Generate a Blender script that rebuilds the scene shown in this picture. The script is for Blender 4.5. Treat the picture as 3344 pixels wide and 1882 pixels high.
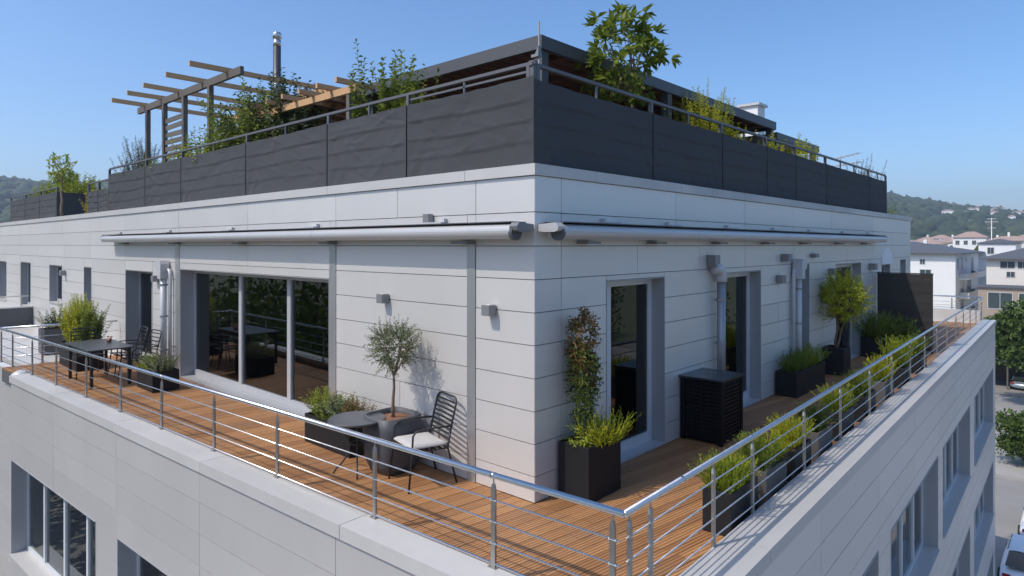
import bpy, math, random
import numpy as np
from mathutils import Vector, Matrix

for o in list(bpy.data.objects):
    bpy.data.objects.remove(o)
SC = bpy.context.scene
COL = SC.collection
R = math.radians
PI = math.pi
random.seed(7)
RNG = np.random.default_rng(11)

# ------------------------------------------------------------------ camera, sky, sun, exposure
EYE = Vector((4.344, -5.088, 2.678))
cam_d = bpy.data.cameras.new('camera')
cam = bpy.data.objects.new('camera', cam_d)
COL.objects.link(cam)
cam.location = EYE
cam.rotation_euler = (R(90), 0, R(132.5 - 90))
cam_d.sensor_width = 36
cam_d.lens = 36 * 2110 / 3344
cam_d.shift_y = -0.0422
cam_d.clip_start = 0.05
cam_d.clip_end = 9000
SC.camera = cam

SUN_DIR = Vector((0.40, 1.0, -1.34)).normalized()      # the way the light travels
world = bpy.data.worlds.new('World')
SC.world = world
world.use_nodes = True
wn = world.node_tree.nodes
wl = world.node_tree.links
bg = wn['Background']
sky = wn.new('ShaderNodeTexSky')
sky.sky_type = 'NISHITA'
sky.sun_disc = False
sky.sun_elevation = math.asin(-SUN_DIR.z)
sky.sun_rotation = math.atan2(-SUN_DIR.x, -SUN_DIR.y)
sky.altitude = 0
sky.air_density = 0.82
sky.dust_density = 1.4
sky.ozone_density = 3.4
hsv = wn.new('ShaderNodeHueSaturation')          # one even tint for the whole sky
hsv.inputs['Saturation'].default_value = 1.18
wl.new(sky.outputs[0], hsv.inputs['Color'])
wl.new(hsv.outputs[0], bg.inputs[0])
bg.inputs[1].default_value = 0.15

sun_d = bpy.data.lights.new('sun', 'SUN')
sun_d.energy = 2.38
sun_d.angle = R(0.53)
sun_d.color = (1.0, 0.93, 0.83)
sun = bpy.data.objects.new('sun', sun_d)
COL.objects.link(sun)
sun.rotation_euler = SUN_DIR.to_track_quat('-Z', 'Y').to_euler()
sun.location = (-20, -40, 60)

vs = SC.view_settings
vs.view_transform = 'Standard'
vs.look = 'None'
vs.gamma = 1.0
vs.use_curve_mapping = False
vs.exposure = 0.55
SC.cycles.max_bounces = 8
SC.cycles.transparent_max_bounces = 12
SC.cycles.sample_clamp_indirect = 6.0
SC.cycles.use_denoising = True

# ------------------------------------------------------------------ materials
def nodes_of(name):
    m = bpy.data.materials.new(name)
    m.use_nodes = True
    return m, m.node_tree.nodes, m.node_tree.links, m.node_tree.nodes['Principled BSDF']


def math_node(n, l, op, a, b=None):
    q = n.new('ShaderNodeMath')
    q.operation = op
    for i, v in enumerate((a, b)):
        if v is None:
            continue
        if isinstance(v, (int, float)):
            q.inputs[i].default_value = v
        else:
            l.new(v, q.inputs[i])
    return q.outputs[0]


def surf(name, col, rough=0.6, metal=0.0, var=0.08, scale=3.0, rand=0.0, bump=0.0, bscale=60.0, spec=0.5, streak=0.0, col2=None, stretch=(1, 1, 1)):
    """noise-mottled surface: var = brightness swing of the mottling, rand = swing from piece to piece"""
    m, n, l, p = nodes_of(name)
    geo = n.new('ShaderNodeNewGeometry')
    mp = n.new('ShaderNodeMapping')
    mp.inputs['Scale'].default_value = stretch
    l.new(geo.outputs['Position'], mp.inputs['Vector'])
    t = n.new('ShaderNodeTexNoise')
    t.inputs['Scale'].default_value = scale
    t.inputs['Detail'].default_value = 6
    t.inputs['Roughness'].default_value = 0.62
    l.new(mp.outputs[0], t.inputs['Vector'])
    v = math_node(n, l, 'MULTIPLY_ADD', t.outputs[0], 2 * var)
    v.node.inputs[2].default_value = 1 - var
    if rand:
        oi = n.new('ShaderNodeObjectInfo')
        r = math_node(n, l, 'MULTIPLY_ADD', oi.outputs['Random'], 2 * rand)
        r.node.inputs[2].default_value = 1 - rand
        v = math_node(n, l, 'MULTIPLY', v, r)
    if streak:
        ms_ = n.new('ShaderNodeMapping')
        ms_.inputs['Scale'].default_value = (7, 7, .45)
        l.new(geo.outputs['Position'], ms_.inputs['Vector'])
        ts = n.new('ShaderNodeTexNoise')
        ts.inputs['Scale'].default_value = 1.0
        ts.inputs['Detail'].default_value = 5
        l.new(ms_.outputs[0], ts.inputs['Vector'])
        sv = math_node(n, l, 'MULTIPLY_ADD', ts.outputs[0], 2 * streak)
        sv.node.inputs[2].default_value = 1 - streak
        v = math_node(n, l, 'MULTIPLY', v, sv)
    base = n.new('ShaderNodeRGB')
    base.outputs[0].default_value = (*col, 1)
    src = base.outputs[0]
    if col2 is not None:
        t2 = n.new('ShaderNodeTexNoise')
        t2.inputs['Scale'].default_value = scale * 0.37
        t2.inputs['Detail'].default_value = 4
        l.new(mp.outputs[0], t2.inputs['Vector'])
        rp = n.new('ShaderNodeValToRGB')
        rp.color_ramp.elements[0].position = 0.4
        rp.color_ramp.elements[1].position = 0.62
        l.new(t2.outputs[0], rp.inputs[0])
        mx0 = n.new('ShaderNodeMixRGB')
        l.new(rp.outputs[0], mx0.inputs[0])
        l.new(src, mx0.inputs[1])
        mx0.inputs[2].default_value = (*col2, 1)
        src = mx0.outputs[0]
    mx = n.new('ShaderNodeVectorMath')
    mx.operation = 'SCALE'
    l.new(src, mx.inputs[0])
    l.new(v, mx.inputs['Scale'])
    l.new(mx.outputs[0], p.inputs['Base Color'])
    rr = math_node(n, l, 'MULTIPLY_ADD', t.outputs[0], 0.24)
    rr.node.inputs[2].default_value = max(0.02, rough - 0.12)
    l.new(rr, p.inputs['Roughness'])
    p.inputs['Metallic'].default_value = metal
    p.inputs['Specular IOR Level'].default_value = spec
    if bump:
        tb = n.new('ShaderNodeTexNoise')
        tb.inputs['Scale'].default_value = bscale
        tb.inputs['Detail'].default_value = 4
        l.new(mp.outputs[0], tb.inputs['Vector'])
        b = n.new('ShaderNodeBump')
        b.inputs['Strength'].default_value = bump
        b.inputs['Distance'].default_value = 0.02
        l.new(tb.outputs[0], b.inputs['Height'])
        l.new(b.outputs[0], p.inputs['Normal'])
    return m


def leafmat(name, ca, cb, cc, trans=0.35, rough=0.5):
    """three leaf tones spread over the single leaves; light shines through"""
    m, n, l, p = nodes_of(name)
    geo = n.new('ShaderNodeNewGeometry')
    rp = n.new('ShaderNodeValToRGB')
    e = rp.color_ramp.elements
    e[0].position = 0.0
    e[0].color = (*ca, 1)
    e[1].position = 1.0
    e[1].color = (*cc, 1)
    k = e.new(0.5)
    k.color = (*cb, 1)
    t = n.new('ShaderNodeTexNoise')
    t.inputs['Scale'].default_value = 2.3
    t.inputs['Detail'].default_value = 3
    l.new(geo.outputs['Position'], t.inputs['Vector'])
    a = math_node(n, l, 'MULTIPLY_ADD', geo.outputs['Random Per Island'], 0.6)
    a.node.inputs[2].default_value = -0.1
    f = math_node(n, l, 'MULTIPLY_ADD', t.outputs[0], 0.6)
    l.new(a, f.node.inputs[2])
    l.new(f, rp.inputs[0])
    l.new(rp.outputs[0], p.inputs['Base Color'])
    p.inputs['Roughness'].default_value = rough
    p.inputs['Specular IOR Level'].default_value = 0.35
    tr = n.new('ShaderNodeBsdfTranslucent')
    l.new(rp.outputs[0], tr.inputs[0])
    mx = n.new('ShaderNodeMixShader')
    mx.inputs[0].default_value = trans
    l.new(p.outputs[0], mx.inputs[1])
    l.new(tr.outputs[0], mx.inputs[2])
    l.new(mx.outputs[0], n['Material Output'].inputs[0])
    return m


def glassmat(name, tint, ior=1.75, rough=0.0):
    m, n, l, p = nodes_of(name)
    n.remove(p)
    tr = n.new('ShaderNodeBsdfTransparent')
    tr.inputs[0].default_value = (*tint, 1)
    gl = n.new('ShaderNodeBsdfGlossy')
    gl.inputs['Roughness'].default_value = rough
    gl.inputs['Color'].default_value = (0.9, 0.94, 0.95, 1)
    fr = n.new('ShaderNodeFresnel')
    fr.inputs[0].default_value = ior
    mx = n.new('ShaderNodeMixShader')
    l.new(fr.outputs[0], mx.inputs[0])
    l.new(tr.outputs[0], mx.inputs[1])
    l.new(gl.outputs[0], mx.inputs[2])
    l.new(mx.outputs[0], n['Material Output'].inputs[0])
    return m


DECK_ANG = R(82)


def deckmat():
    m, n, l, p = nodes_of('deck_wood')
    geo = n.new('ShaderNodeNewGeometry')
    mp = n.new('ShaderNodeMapping')
    mp.vector_type = 'POINT'
    mp.inputs['Rotation'].default_value = (0, 0, -DECK_ANG)
    l.new(geo.outputs['Position'], mp.inputs['Vector'])
    sep = n.new('ShaderNodeSeparateXYZ')
    l.new(mp.outputs[0], sep.inputs[0])
    w = math_node(n, l, 'MULTIPLY', sep.outputs['Y'], 2 * PI / 0.0366)
    s = math_node(n, l, 'SINE', w)
    groove = math_node(n, l, 'GREATER_THAN', s, 0.45)
    st = n.new('ShaderNodeMapping')
    st.inputs['Scale'].default_value = (2.0, 30, 30)
    l.new(mp.outputs[0], st.inputs['Vector'])
    t = n.new('ShaderNodeTexNoise')
    t.inputs['Scale'].default_value = 1.6
    t.inputs['Detail'].default_value = 7
    t.inputs['Roughness'].default_value = 0.65
    l.new(st.outputs[0], t.inputs['Vector'])
    t2 = n.new('ShaderNodeTexNoise')
    t2.inputs['Scale'].default_value = 0.9
    t2.inputs['Detail'].default_value = 5
    l.new(geo.outputs['Position'], t2.inputs['Vector'])
    oi = n.new('ShaderNodeObjectInfo')
    rp = n.new('ShaderNodeValToRGB')
    e = rp.color_ramp.elements
    e[0].position = 0.15
    e[0].color = (0.25, 0.108, 0.038, 1)
    e[1].position = 0.9
    e[1].color = (0.56, 0.285, 0.115, 1)
    a = math_node(n, l, 'MULTIPLY_ADD', oi.outputs['Random'], 0.42)
    l.new(math_node(n, l, 'MULTIPLY', t.outputs[0], 0.55), a.node.inputs[2])
    b = math_node(n, l, 'MULTIPLY_ADD', t2.outputs[0], 0.42)
    l.new(a, b.node.inputs[2])
    c = math_node(n, l, 'SUBTRACT', b, 0.11)
    l.new(c, rp.inputs[0])
    tw = n.new('ShaderNodeTexNoise')
    tw.inputs['Scale'].default_value = 1.7
    tw.inputs['Detail'].default_value = 6
    tw.inputs['Roughness'].default_value = 0.7
    l.new(geo.outputs['Position'], tw.inputs['Vector'])
    rw = n.new('ShaderNodeValToRGB')
    rw.color_ramp.elements[0].position = 0.52
    rw.color_ramp.elements[1].position = 0.78
    rw.color_ramp.elements[1].color = (0.62, 0.62, 0.62, 1)
    l.new(tw.outputs[0], rw.inputs[0])
    gy_ = n.new('ShaderNodeMixRGB')
    gy_.inputs[2].default_value = (0.27, 0.185, 0.125, 1)
    l.new(rw.outputs[0], gy_.inputs[0])
    l.new(rp.outputs[0], gy_.inputs[1])
    dk = n.new('ShaderNodeMixRGB')
    dk.blend_type = 'MULTIPLY'
    dk.inputs[2].default_value = (0.52, 0.47, 0.43, 1)
    l.new(groove, dk.inputs[0])
    l.new(gy_.outputs[0], dk.inputs[1])
    l.new(dk.outputs[0], p.inputs['Base Color'])
    p.inputs['Roughness'].default_value = 0.62
    bp = n.new('ShaderNodeBump')
    bp.inputs['Strength'].default_value = 0.8
    bp.inputs['Distance'].default_value = 0.006
    h = math_node(n, l, 'MULTIPLY_ADD', s, -1.0)
    l.new(t.outputs[0], h.node.inputs[2])
    l.new(h, bp.inputs['Height'])
    l.new(bp.outputs[0], p.inputs['Normal'])
    return m


def roadmat():
    m = surf('asphalt', (0.26, 0.25, 0.235), 0.85, 0, 0.16, 0.55, bump=0.3, bscale=25, col2=(0.31, 0.295, 0.275))
    return m


M = {
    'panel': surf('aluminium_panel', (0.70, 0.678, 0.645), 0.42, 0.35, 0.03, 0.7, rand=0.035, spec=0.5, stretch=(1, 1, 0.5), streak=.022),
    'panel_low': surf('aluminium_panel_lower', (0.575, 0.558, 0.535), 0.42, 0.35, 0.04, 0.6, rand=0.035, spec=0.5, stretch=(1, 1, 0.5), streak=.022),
    'backing': surf('joint_backing', (0.09, 0.09, 0.095), 0.8, 0, 0.1),
    'backing_low': surf('joint_backing_light', (0.55, 0.55, 0.55), 0.6, 0, 0.1),
    'coping': surf('coping_sheet', (0.55, 0.535, 0.51), 0.40, 0.15, 0.06, 1.2, rand=0.04, streak=.04),
    'coping_up': surf('upper_coping_sheet', (0.52, 0.505, 0.475), 0.42, 0.05, 0.10, 1.1, rand=0.05, col2=(0.38, 0.385, 0.385)),
    'pil': surf('brushed_strip', (0.55, 0.55, 0.555), 0.30, 0.7, 0.10, 2.0, stretch=(1, 1, 0.25)),
    'reveal': surf('reveal_sheet', (0.36, 0.365, 0.375), 0.45, 0.15, 0.05, 2.0),
    'frame': surf('window_frame_grey', (0.50, 0.505, 0.515), 0.40, 0.25, 0.04, 2.0),
    'frame_w': surf('window_frame_light', (0.62, 0.63, 0.64), 0.42, 0.1, 0.04, 2.0),
    'glass': glassmat('tinted_glass', (0.42, 0.44, 0.44)),
    'glass2': glassmat('lower_glass', (0.42, 0.47, 0.46), 1.9),
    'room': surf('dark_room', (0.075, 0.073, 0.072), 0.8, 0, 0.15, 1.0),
    'curtain': surf('curtain', (0.30, 0.34, 0.34), 0.9, 0, 0.12, 1.5, stretch=(9, 9, 0.2)),
    'steel': surf('stainless_steel', (0.66, 0.645, 0.62), 0.24, 1.0, 0.08, 6.0),
    'steel_m': surf('stainless_matt', (0.40, 0.385, 0.36), 0.42, 0.9, 0.09, 8.0),
    'screen': surf('screen_fabric', (0.076, 0.080, 0.086), 0.9, 0, 0.13, 2.6, rand=0.05, bump=0.6, bscale=90, spec=0.2, stretch=(1, 1, 2.5)),
    'anthracite': surf('anthracite_paint', (0.085, 0.088, 0.094), 0.5, 0.1, 0.08, 4.0),
    'railpaint': surf('rail_paint', (0.125, 0.125, 0.13), 0.5, 0.2, 0.08, 4.0),
    'fascia': surf('fascia_paint', (0.085, 0.087, 0.092), 0.5, 0.1, 0.09, 2.2),
    'soffit': surf('soffit_boards', (0.16, 0.075, 0.055), 0.8, 0, 0.35, 2.0, stretch=(6, 1, 1)),
    'wood': surf('rafter_wood', (0.56, 0.335, 0.165), 0.7, 0, 0.25, 5.0, rand=0.12, stretch=(6, 1, 6)),
    'wood_dk': surf('weathered_wood', (0.13, 0.115, 0.10), 0.8, 0, 0.25, 5.0, rand=0.1),
    'brownroof': surf('brown_boards', (0.24, 0.125, 0.075), 0.8, 0, 0.25, 2.0, rand=0.15),
    'roofdeck': surf('roof_membrane', (0.22, 0.21, 0.20), 0.85, 0, 0.15, 1.0),
    'deck': deckmat(),
    'pot': surf('planter_black', (0.017, 0.0175, 0.019), 0.5, 0, 0.15, 5.0, spec=0.2),
    'pot_grey': surf('planter_grey', (0.075, 0.077, 0.082), 0.55, 0, 0.12, 3.0),
    'pot_stone': surf('planter_stone', (0.085, 0.08, 0.075), 0.7, 0, 0.2, 6.0),
    'soil': surf('soil', (0.055, 0.032, 0.02), 0.95, 0, 0.4, 25, bump=0.9, bscale=60),
    'bark_chips': surf('bark_chips', (0.22, 0.105, 0.055), 0.95, 0, 0.5, 30, bump=1.0, bscale=50),
    'bark': surf('bark', (0.20, 0.14, 0.095), 0.9, 0, 0.35, 18, bump=0.8, bscale=50, stretch=(1, 1, 0.3)),
    'stem': surf('green_stem', (0.12, 0.13, 0.045), 0.7, 0, 0.3, 10),
    'furn': surf('furniture_metal', (0.030, 0.031, 0.034), 0.45, 0.2, 0.1, 8.0),
    'tabletop': surf('table_metal', (0.075, 0.077, 0.082), 0.38, 0.2, 0.08, 4.0),
    'cushion': surf('cushion_fabric', (0.50, 0.48, 0.46), 0.9, 0, 0.06, 8.0, bump=0.3, bscale=300),
    'black': surf('black_slats', (0.008, 0.008, 0.010), 0.45, 0, 0.15, 4.0, spec=0.12),
    'black_top': surf('cover_lid', (0.022, 0.024, 0.028), 0.30, 0.0, 0.1, 4.0),
    'screenblack': surf('divider_boards', (0.024, 0.022, 0.021), 0.6, 0, 0.22, 4.0, rand=0.15, stretch=(0.6, 0.6, 6)),
    'pipe': surf('pipe_grey', (0.50, 0.51, 0.52), 0.45, 0.1, 0.10, 4.0),
    'pipe_dk': surf('pipe_zinc', (0.30, 0.31, 0.325), 0.4, 0.5, 0.12, 4.0),
    'lamp': surf('lamp_grey', (0.24, 0.24, 0.245), 0.5, 0.3, 0.06, 4.0),
    'lens': surf('lamp_lens', (0.65, 0.63, 0.58), 0.3, 0, 0.03, 4.0),
    'awning': surf('awning_metal', (0.50, 0.495, 0.485), 0.38, 0.25, 0.03, 1.0),
    'awning_dk': surf('awning_cap_dark', (0.20, 0.205, 0.21), 0.45, 0.3, 0.06, 4.0),
    'white': surf('white_render', (0.80, 0.795, 0.785), 0.8, 0, 0.05, 0.6),
    'cream': surf('cream_render', (0.72, 0.685, 0.63), 0.8, 0, 0.06, 0.6),
    'pink': surf('pink_render', (0.58, 0.36, 0.32), 0.8, 0, 0.08, 0.6),
    'tan': surf('tan_render', (0.36, 0.29, 0.225), 0.85, 0, 0.1, 0.8),
    'slate': surf('slate_roof', (0.10, 0.105, 0.115), 0.6, 0, 0.15, 1.4, stretch=(1, 1, 3)),
    'tile': surf('clay_tile', (0.36, 0.26, 0.22), 0.8, 0, 0.3, 1.5),
    'houseglass': surf('house_glass', (0.055, 0.075, 0.078), 0.15, 0, 0.2, 1.0),
    'balcony': surf('balcony_panel', (0.55, 0.56, 0.57), 0.5, 0, 0.06, 1.0),
    'mast': surf('galvanised', (0.55, 0.53, 0.51), 0.5, 0.5, 0.1, 4.0),
    'flue': surf('flue_steel', (0.10, 0.105, 0.115), 0.38, 0.6, 0.1, 3.0),
    'ground': surf('ground_earth', (0.15, 0.16, 0.09), 0.95, 0, 0.3, 0.05),
    'road': roadmat(),
    'kerb': surf('kerb_stone', (0.36, 0.35, 0.33), 0.85, 0, 0.15, 2.0),
    'paving': surf('paving', (0.24, 0.225, 0.205), 0.85, 0, 0.2, 0.8),
    'hill': surf('hill_ground', (0.055, 0.075, 0.035), 0.95, 0, 0.35, 0.012, col2=(0.13, 0.115, 0.07)),
    'carwhite': surf('car_paint_white', (0.78, 0.78, 0.78), 0.18, 0, 0.02, 1.0, spec=0.7),
    'cardark': surf('car_paint_dark', (0.03, 0.035, 0.045), 0.2, 0.3, 0.05, 1.0, spec=0.7),
    'carblue': surf('car_paint_silver', (0.30, 0.36, 0.40), 0.2, 0.5, 0.05, 1.0, spec=0.7),
    'carglass': surf('car_glass', (0.02, 0.03, 0.028), 0.06, 0, 0.1, 1.0, spec=0.8),
    'rubber': surf('tyre_rubber', (0.02, 0.02, 0.02), 0.85, 0, 0.1, 5.0),
    'rim': surf('wheel_rim', (0.5, 0.5, 0.52), 0.3, 0.9, 0.05, 5.0),
    'lampred': surf('tail_lamp', (0.35, 0.02, 0.015), 0.2, 0, 0.05, 5.0),
    'terracotta': surf('dry_flower', (0.50, 0.22, 0.13), 0.8, 0, 0.25, 20.0),
    'flower': surf('white_flower', (0.72, 0.70, 0.66), 0.7, 0, 0.1, 20.0),
}
L_ = {
    'bright': leafmat('leaf_bright', (0.21, 0.27, 0.015), (0.44, 0.46, 0.03), (0.66, 0.60, 0.05), 0.48),
    'lime': leafmat('leaf_lime', (0.13, 0.20, 0.018), (0.28, 0.34, 0.028), (0.45, 0.45, 0.05), 0.4),
    'mid': leafmat('leaf_mid', (0.075, 0.12, 0.018), (0.16, 0.22, 0.03), (0.31, 0.34, 0.05), 0.40),
    'dark': leafmat('leaf_dark', (0.022, 0.045, 0.012), (0.045, 0.08, 0.018), (0.10, 0.13, 0.03), 0.3),
    'olive': leafmat('leaf_olive', (0.10, 0.125, 0.06), (0.17, 0.20, 0.10), (0.30, 0.33, 0.20), 0.25),
    'grey': leafmat('leaf_grey', (0.05, 0.07, 0.045), (0.09, 0.11, 0.07), (0.15, 0.17, 0.11), 0.25),
    'red': leafmat('leaf_red', (0.07, 0.075, 0.02), (0.16, 0.12, 0.03), (0.34, 0.11, 0.06), 0.35),
    'gold': leafmat('leaf_gold', (0.20, 0.19, 0.02), (0.38, 0.31, 0.03), (0.55, 0.36, 0.04), 0.4),
    'tree': leafmat('leaf_tree', (0.035, 0.065, 0.012), (0.075, 0.125, 0.02), (0.14, 0.20, 0.035), 0.35),
    'forest': leafmat('leaf_forest', (0.020, 0.034, 0.016), (0.038, 0.058, 0.024), (0.075, 0.095, 0.038), 0.0, 0.9),
}

# ------------------------------------------------------------------ object helpers
WM = {}


def link(o, parent=None, M4=None):
    COL.objects.link(o)
    if M4 is None:
        M4 = Matrix.Identity(4)
    o.matrix_basis = M4
    if parent is not None:
        o.parent = parent
        o.matrix_parent_inverse = WM[parent.name].inverted()
    WM[o.name] = M4
    return o


def tag(o, label=None, cat=None, group=None, kind=None):
    if label:
        o['label'] = label
    if cat:
        o['category'] = cat
    if group:
        o['group'] = group
    if kind:
        o['kind'] = kind
    return o


def thing(name, label, cat, loc=(0, 0, 0), group=None):
    o = bpy.data.objects.new(name, None)
    o.empty_display_size = 0.2
    link(o, None, Matrix.Translation(loc))
    return tag(o, label, cat, group)


def meshobj(name, verts, faces, mat, parent=None, smooth=False, M4=None):
    me = bpy.data.meshes.new(name)
    me.from_pydata([tuple(v) for v in verts], [], faces)
    me.materials.append(mat)
    if smooth:
        me.polygons.foreach_set('use_smooth', [True] * len(me.polygons))
    me.update()
    return link(bpy.data.objects.new(name, me), parent, M4)


class MB:
    def __init__(s):
        s.v = []
        s.f = []

    def raw(s, v, f):
        b = len(s.v)
        s.v += [tuple(p) for p in v]
        s.f += [tuple(b + i for i in q) for q in f]
        return s

    def box(s, x0, y0, z0, x1, y1, z1):
        v = [(x0, y0, z0), (x1, y0, z0), (x1, y1, z0), (x0, y1, z0), (x0, y0, z1), (x1, y0, z1), (x1, y1, z1), (x0, y1, z1)]
        return s.raw(v, [(0, 3, 2, 1), (4, 5, 6, 7), (0, 1, 5, 4), (1, 2, 6, 5), (2, 3, 7, 6), (3, 0, 4, 7)])

    def prism(s, pts, z0, z1):
        n = len(pts)
        v = [(p[0], p[1], z0) for p in pts] + [(p[0], p[1], z1) for p in pts]
        f = [tuple(range(n - 1, -1, -1)), tuple(range(n, 2 * n))]
        f += [(i, (i + 1) % n, n + (i + 1) % n, n + i) for i in range(n)]
        return s.raw(v, f)

    def bar(s, a, b, w, h, upv=(0, 0, 1)):
        """rectangular bar from a to b, w across, h along up"""
        a = Vector(a)
        b = Vector(b)
        d = (b - a).normalized()
        side = d.cross(Vector(upv))
        if side.length < 1e-5:
            side = Vector((1, 0, 0))
        side.normalize()
        u = side.cross(d).normalized()
        v = []
        for p in (a, b):
            for i, j in ((-1, -1), (1, -1), (1, 1), (-1, 1)):
                v.append(p + side * (i * w / 2) + u * (j * h / 2))
        return s.raw(v, [(0, 1, 2, 3), (7, 6, 5, 4), (0, 4, 5, 1), (1, 5, 6, 2), (2, 6, 7, 3), (3, 7, 4, 0)])

    def tube(s, pts, r, n=8, cap=True):
        pts = [Vector(p) for p in pts]
        m = len(pts)
        rs = r if isinstance(r, (list, tuple)) else [r] * m
        prev = None
        v = []
        for i, p in enumerate(pts):
            d = (pts[min(i + 1, m - 1)] - pts[max(i - 1, 0)])
            if d.length < 1e-9:
                d = Vector((0, 0, 1))
            d.normalize()
            if prev is None:
                q = Vector((0, 0, 1)) if abs(d.z) < 0.9 else Vector((1, 0, 0))
                a = d.cross(q).normalized()
            else:
                a = (prev - d * prev.dot(d))
                if a.length < 1e-6:
                    a = d.orthogonal()
                a.normalize()
            prev = a
            b = d.cross(a)
            for k in range(n):
                t = 2 * PI * k / n
                v.append(p + (a * math.cos(t) + b * math.sin(t)) * rs[i])
        f = []
        for i in range(m - 1):
            for k in range(n):
                f.append((i * n + k, i * n + (k + 1) % n, (i + 1) * n + (k + 1) % n, (i + 1) * n + k))
        if cap:
            f.append(tuple(range(n - 1, -1, -1)))
            f.append(tuple((m - 1) * n + k for k in range(n)))
        return s.raw(v, f)

    def lathe(s, prof, c=(0, 0, 0), n=24):
        v = []
        for (r, z) in prof:
            for k in range(n):
                t = 2 * PI * k / n
                v.append((c[0] + r * math.cos(t), c[1] + r * math.sin(t), c[2] + z))
        f = []
        for i in range(len(prof) - 1):
            for k in range(n):
                f.append((i * n + k, i * n + (k + 1) % n, (i + 1) * n + (k + 1) % n, (i + 1) * n + k))
        f.append(tuple(range(n - 1, -1, -1)))
        f.append(tuple((len(prof) - 1) * n + k for k in range(n)))
        return s.raw(v, f)

    def build(s, name, mat, parent=None, smooth=False, M4=None):
        return meshobj(name, s.v, s.f, mat, parent, smooth, M4)


_unit = {}


def unit_mesh(mat):
    if mat.name not in _unit:
        b = MB().box(-.5, -.5, -.5, .5, .5, .5)
        me = bpy.data.meshes.new('board_' + mat.name)
        me.from_pydata(b.v, [], b.f)
        me.materials.append(mat)
        _unit[mat.name] = me
    return _unit[mat.name]


class Frame:
    """a wall line: u along it, d outwards from it"""

    def __init__(s, O, ang, sgn):
        s.O = Vector(O)
        s.ang = ang
        s.sgn = sgn
        s.U = Vector((math.cos(ang), math.sin(ang), 0))
        s.N = Vector((-math.sin(ang), math.cos(ang), 0)) * sgn

    def p(s, u, d, z):
        return s.O + s.U * u + s.N * d + Vector((0, 0, z))

    def piece(s, name, u0, u1, d0, d1, z0, z1, mat, parent):
        o = bpy.data.objects.new(name, unit_mesh(mat))
        c = s.p((u0 + u1) / 2, (d0 + d1) / 2, (z0 + z1) / 2)
        M4 = Matrix.Translation(c) @ Matrix.Rotation(s.ang, 4, 'Z') @ Matrix.Diagonal((abs(u1 - u0), abs(d1 - d0), abs(z1 - z0), 1))
        return link(o, parent, M4)

    def addbox(s, mb, u0, u1, d0, d1, z0, z1):
        P = lambda u, d, z: s.p(u, d, z)
        v = [P(u0, d0, z0), P(u1, d0, z0), P(u1, d1, z0), P(u0, d1, z0), P(u0, d0, z1), P(u1, d0, z1), P(u1, d1, z1), P(u0, d1, z1)]
        f = [(0, 3, 2, 1), (4, 5, 6, 7), (0, 1, 5, 4), (1, 2, 6, 5), (2, 3, 7, 6), (3, 0, 4, 7)]
        if s.sgn < 0:
            f = [q[::-1] for q in f]
        return mb.raw(v, f)


def subtract(rect, holes):
    out = [rect]
    for h in holes:
        nxt = []
        for r in out:
            a0, a1, b0, b1 = r
            c0, c1, d0, d1 = max(a0, h[0]), min(a1, h[1]), max(b0, h[2]), min(b1, h[3])
            if c0 >= c1 - 1e-4 or d0 >= d1 - 1e-4:
                nxt.append(r)
                continue
            if c0 - a0 > 1e-3:
                nxt.append((a0, c0, b0, b1))
            if a1 - c1 > 1e-3:
                nxt.append((c1, a1, b0, b1))
            if d0 - b0 > 1e-3:
                nxt.append((c0, c1, b0, d0))
            if b1 - d1 > 1e-3:
                nxt.append((c0, c1, d1, b1))
        out = nxt
    return out


def clad(fr, parent, u0, u1, zrows, cols, holes, name='facade_wall', gap=0.0085, strips=(), thick=0.22, pm='panel', bm='backing'):
    """backing wall with holes, and one panel per cell as its children; cols(z0,z1) gives the vertical joints of a row"""
    mb = MB()
    for r in subtract((u0, u1, zrows[0], zrows[-1]), holes):
        fr.addbox(mb, max(r[0], u0 + .03), min(r[1], u1 - .03), -thick, -0.020, r[2], r[3])
    wall = mb.build(name, M[bm], parent)
    for z0, z1 in zip(zrows[:-1], zrows[1:]):
        cs = [u0] + [c for c in cols(z0, z1) if u0 < c < u1] + [u1]
        for a, b in zip(cs[:-1], cs[1:]):
            for r in subtract((a, b, z0, z1), list(holes) + list(strips)):
                ga = gap / 2
                if r[1] - r[0] < 0.03 or r[3] - r[2] < 0.03:
                    ga = 0.002
                fr.piece('panel', r[0] + ga, r[1] - ga, -0.022, random.uniform(-0.0012, 0.0012), r[2] + ga, r[3] - ga, M[pm], wall)
    return wall


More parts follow.
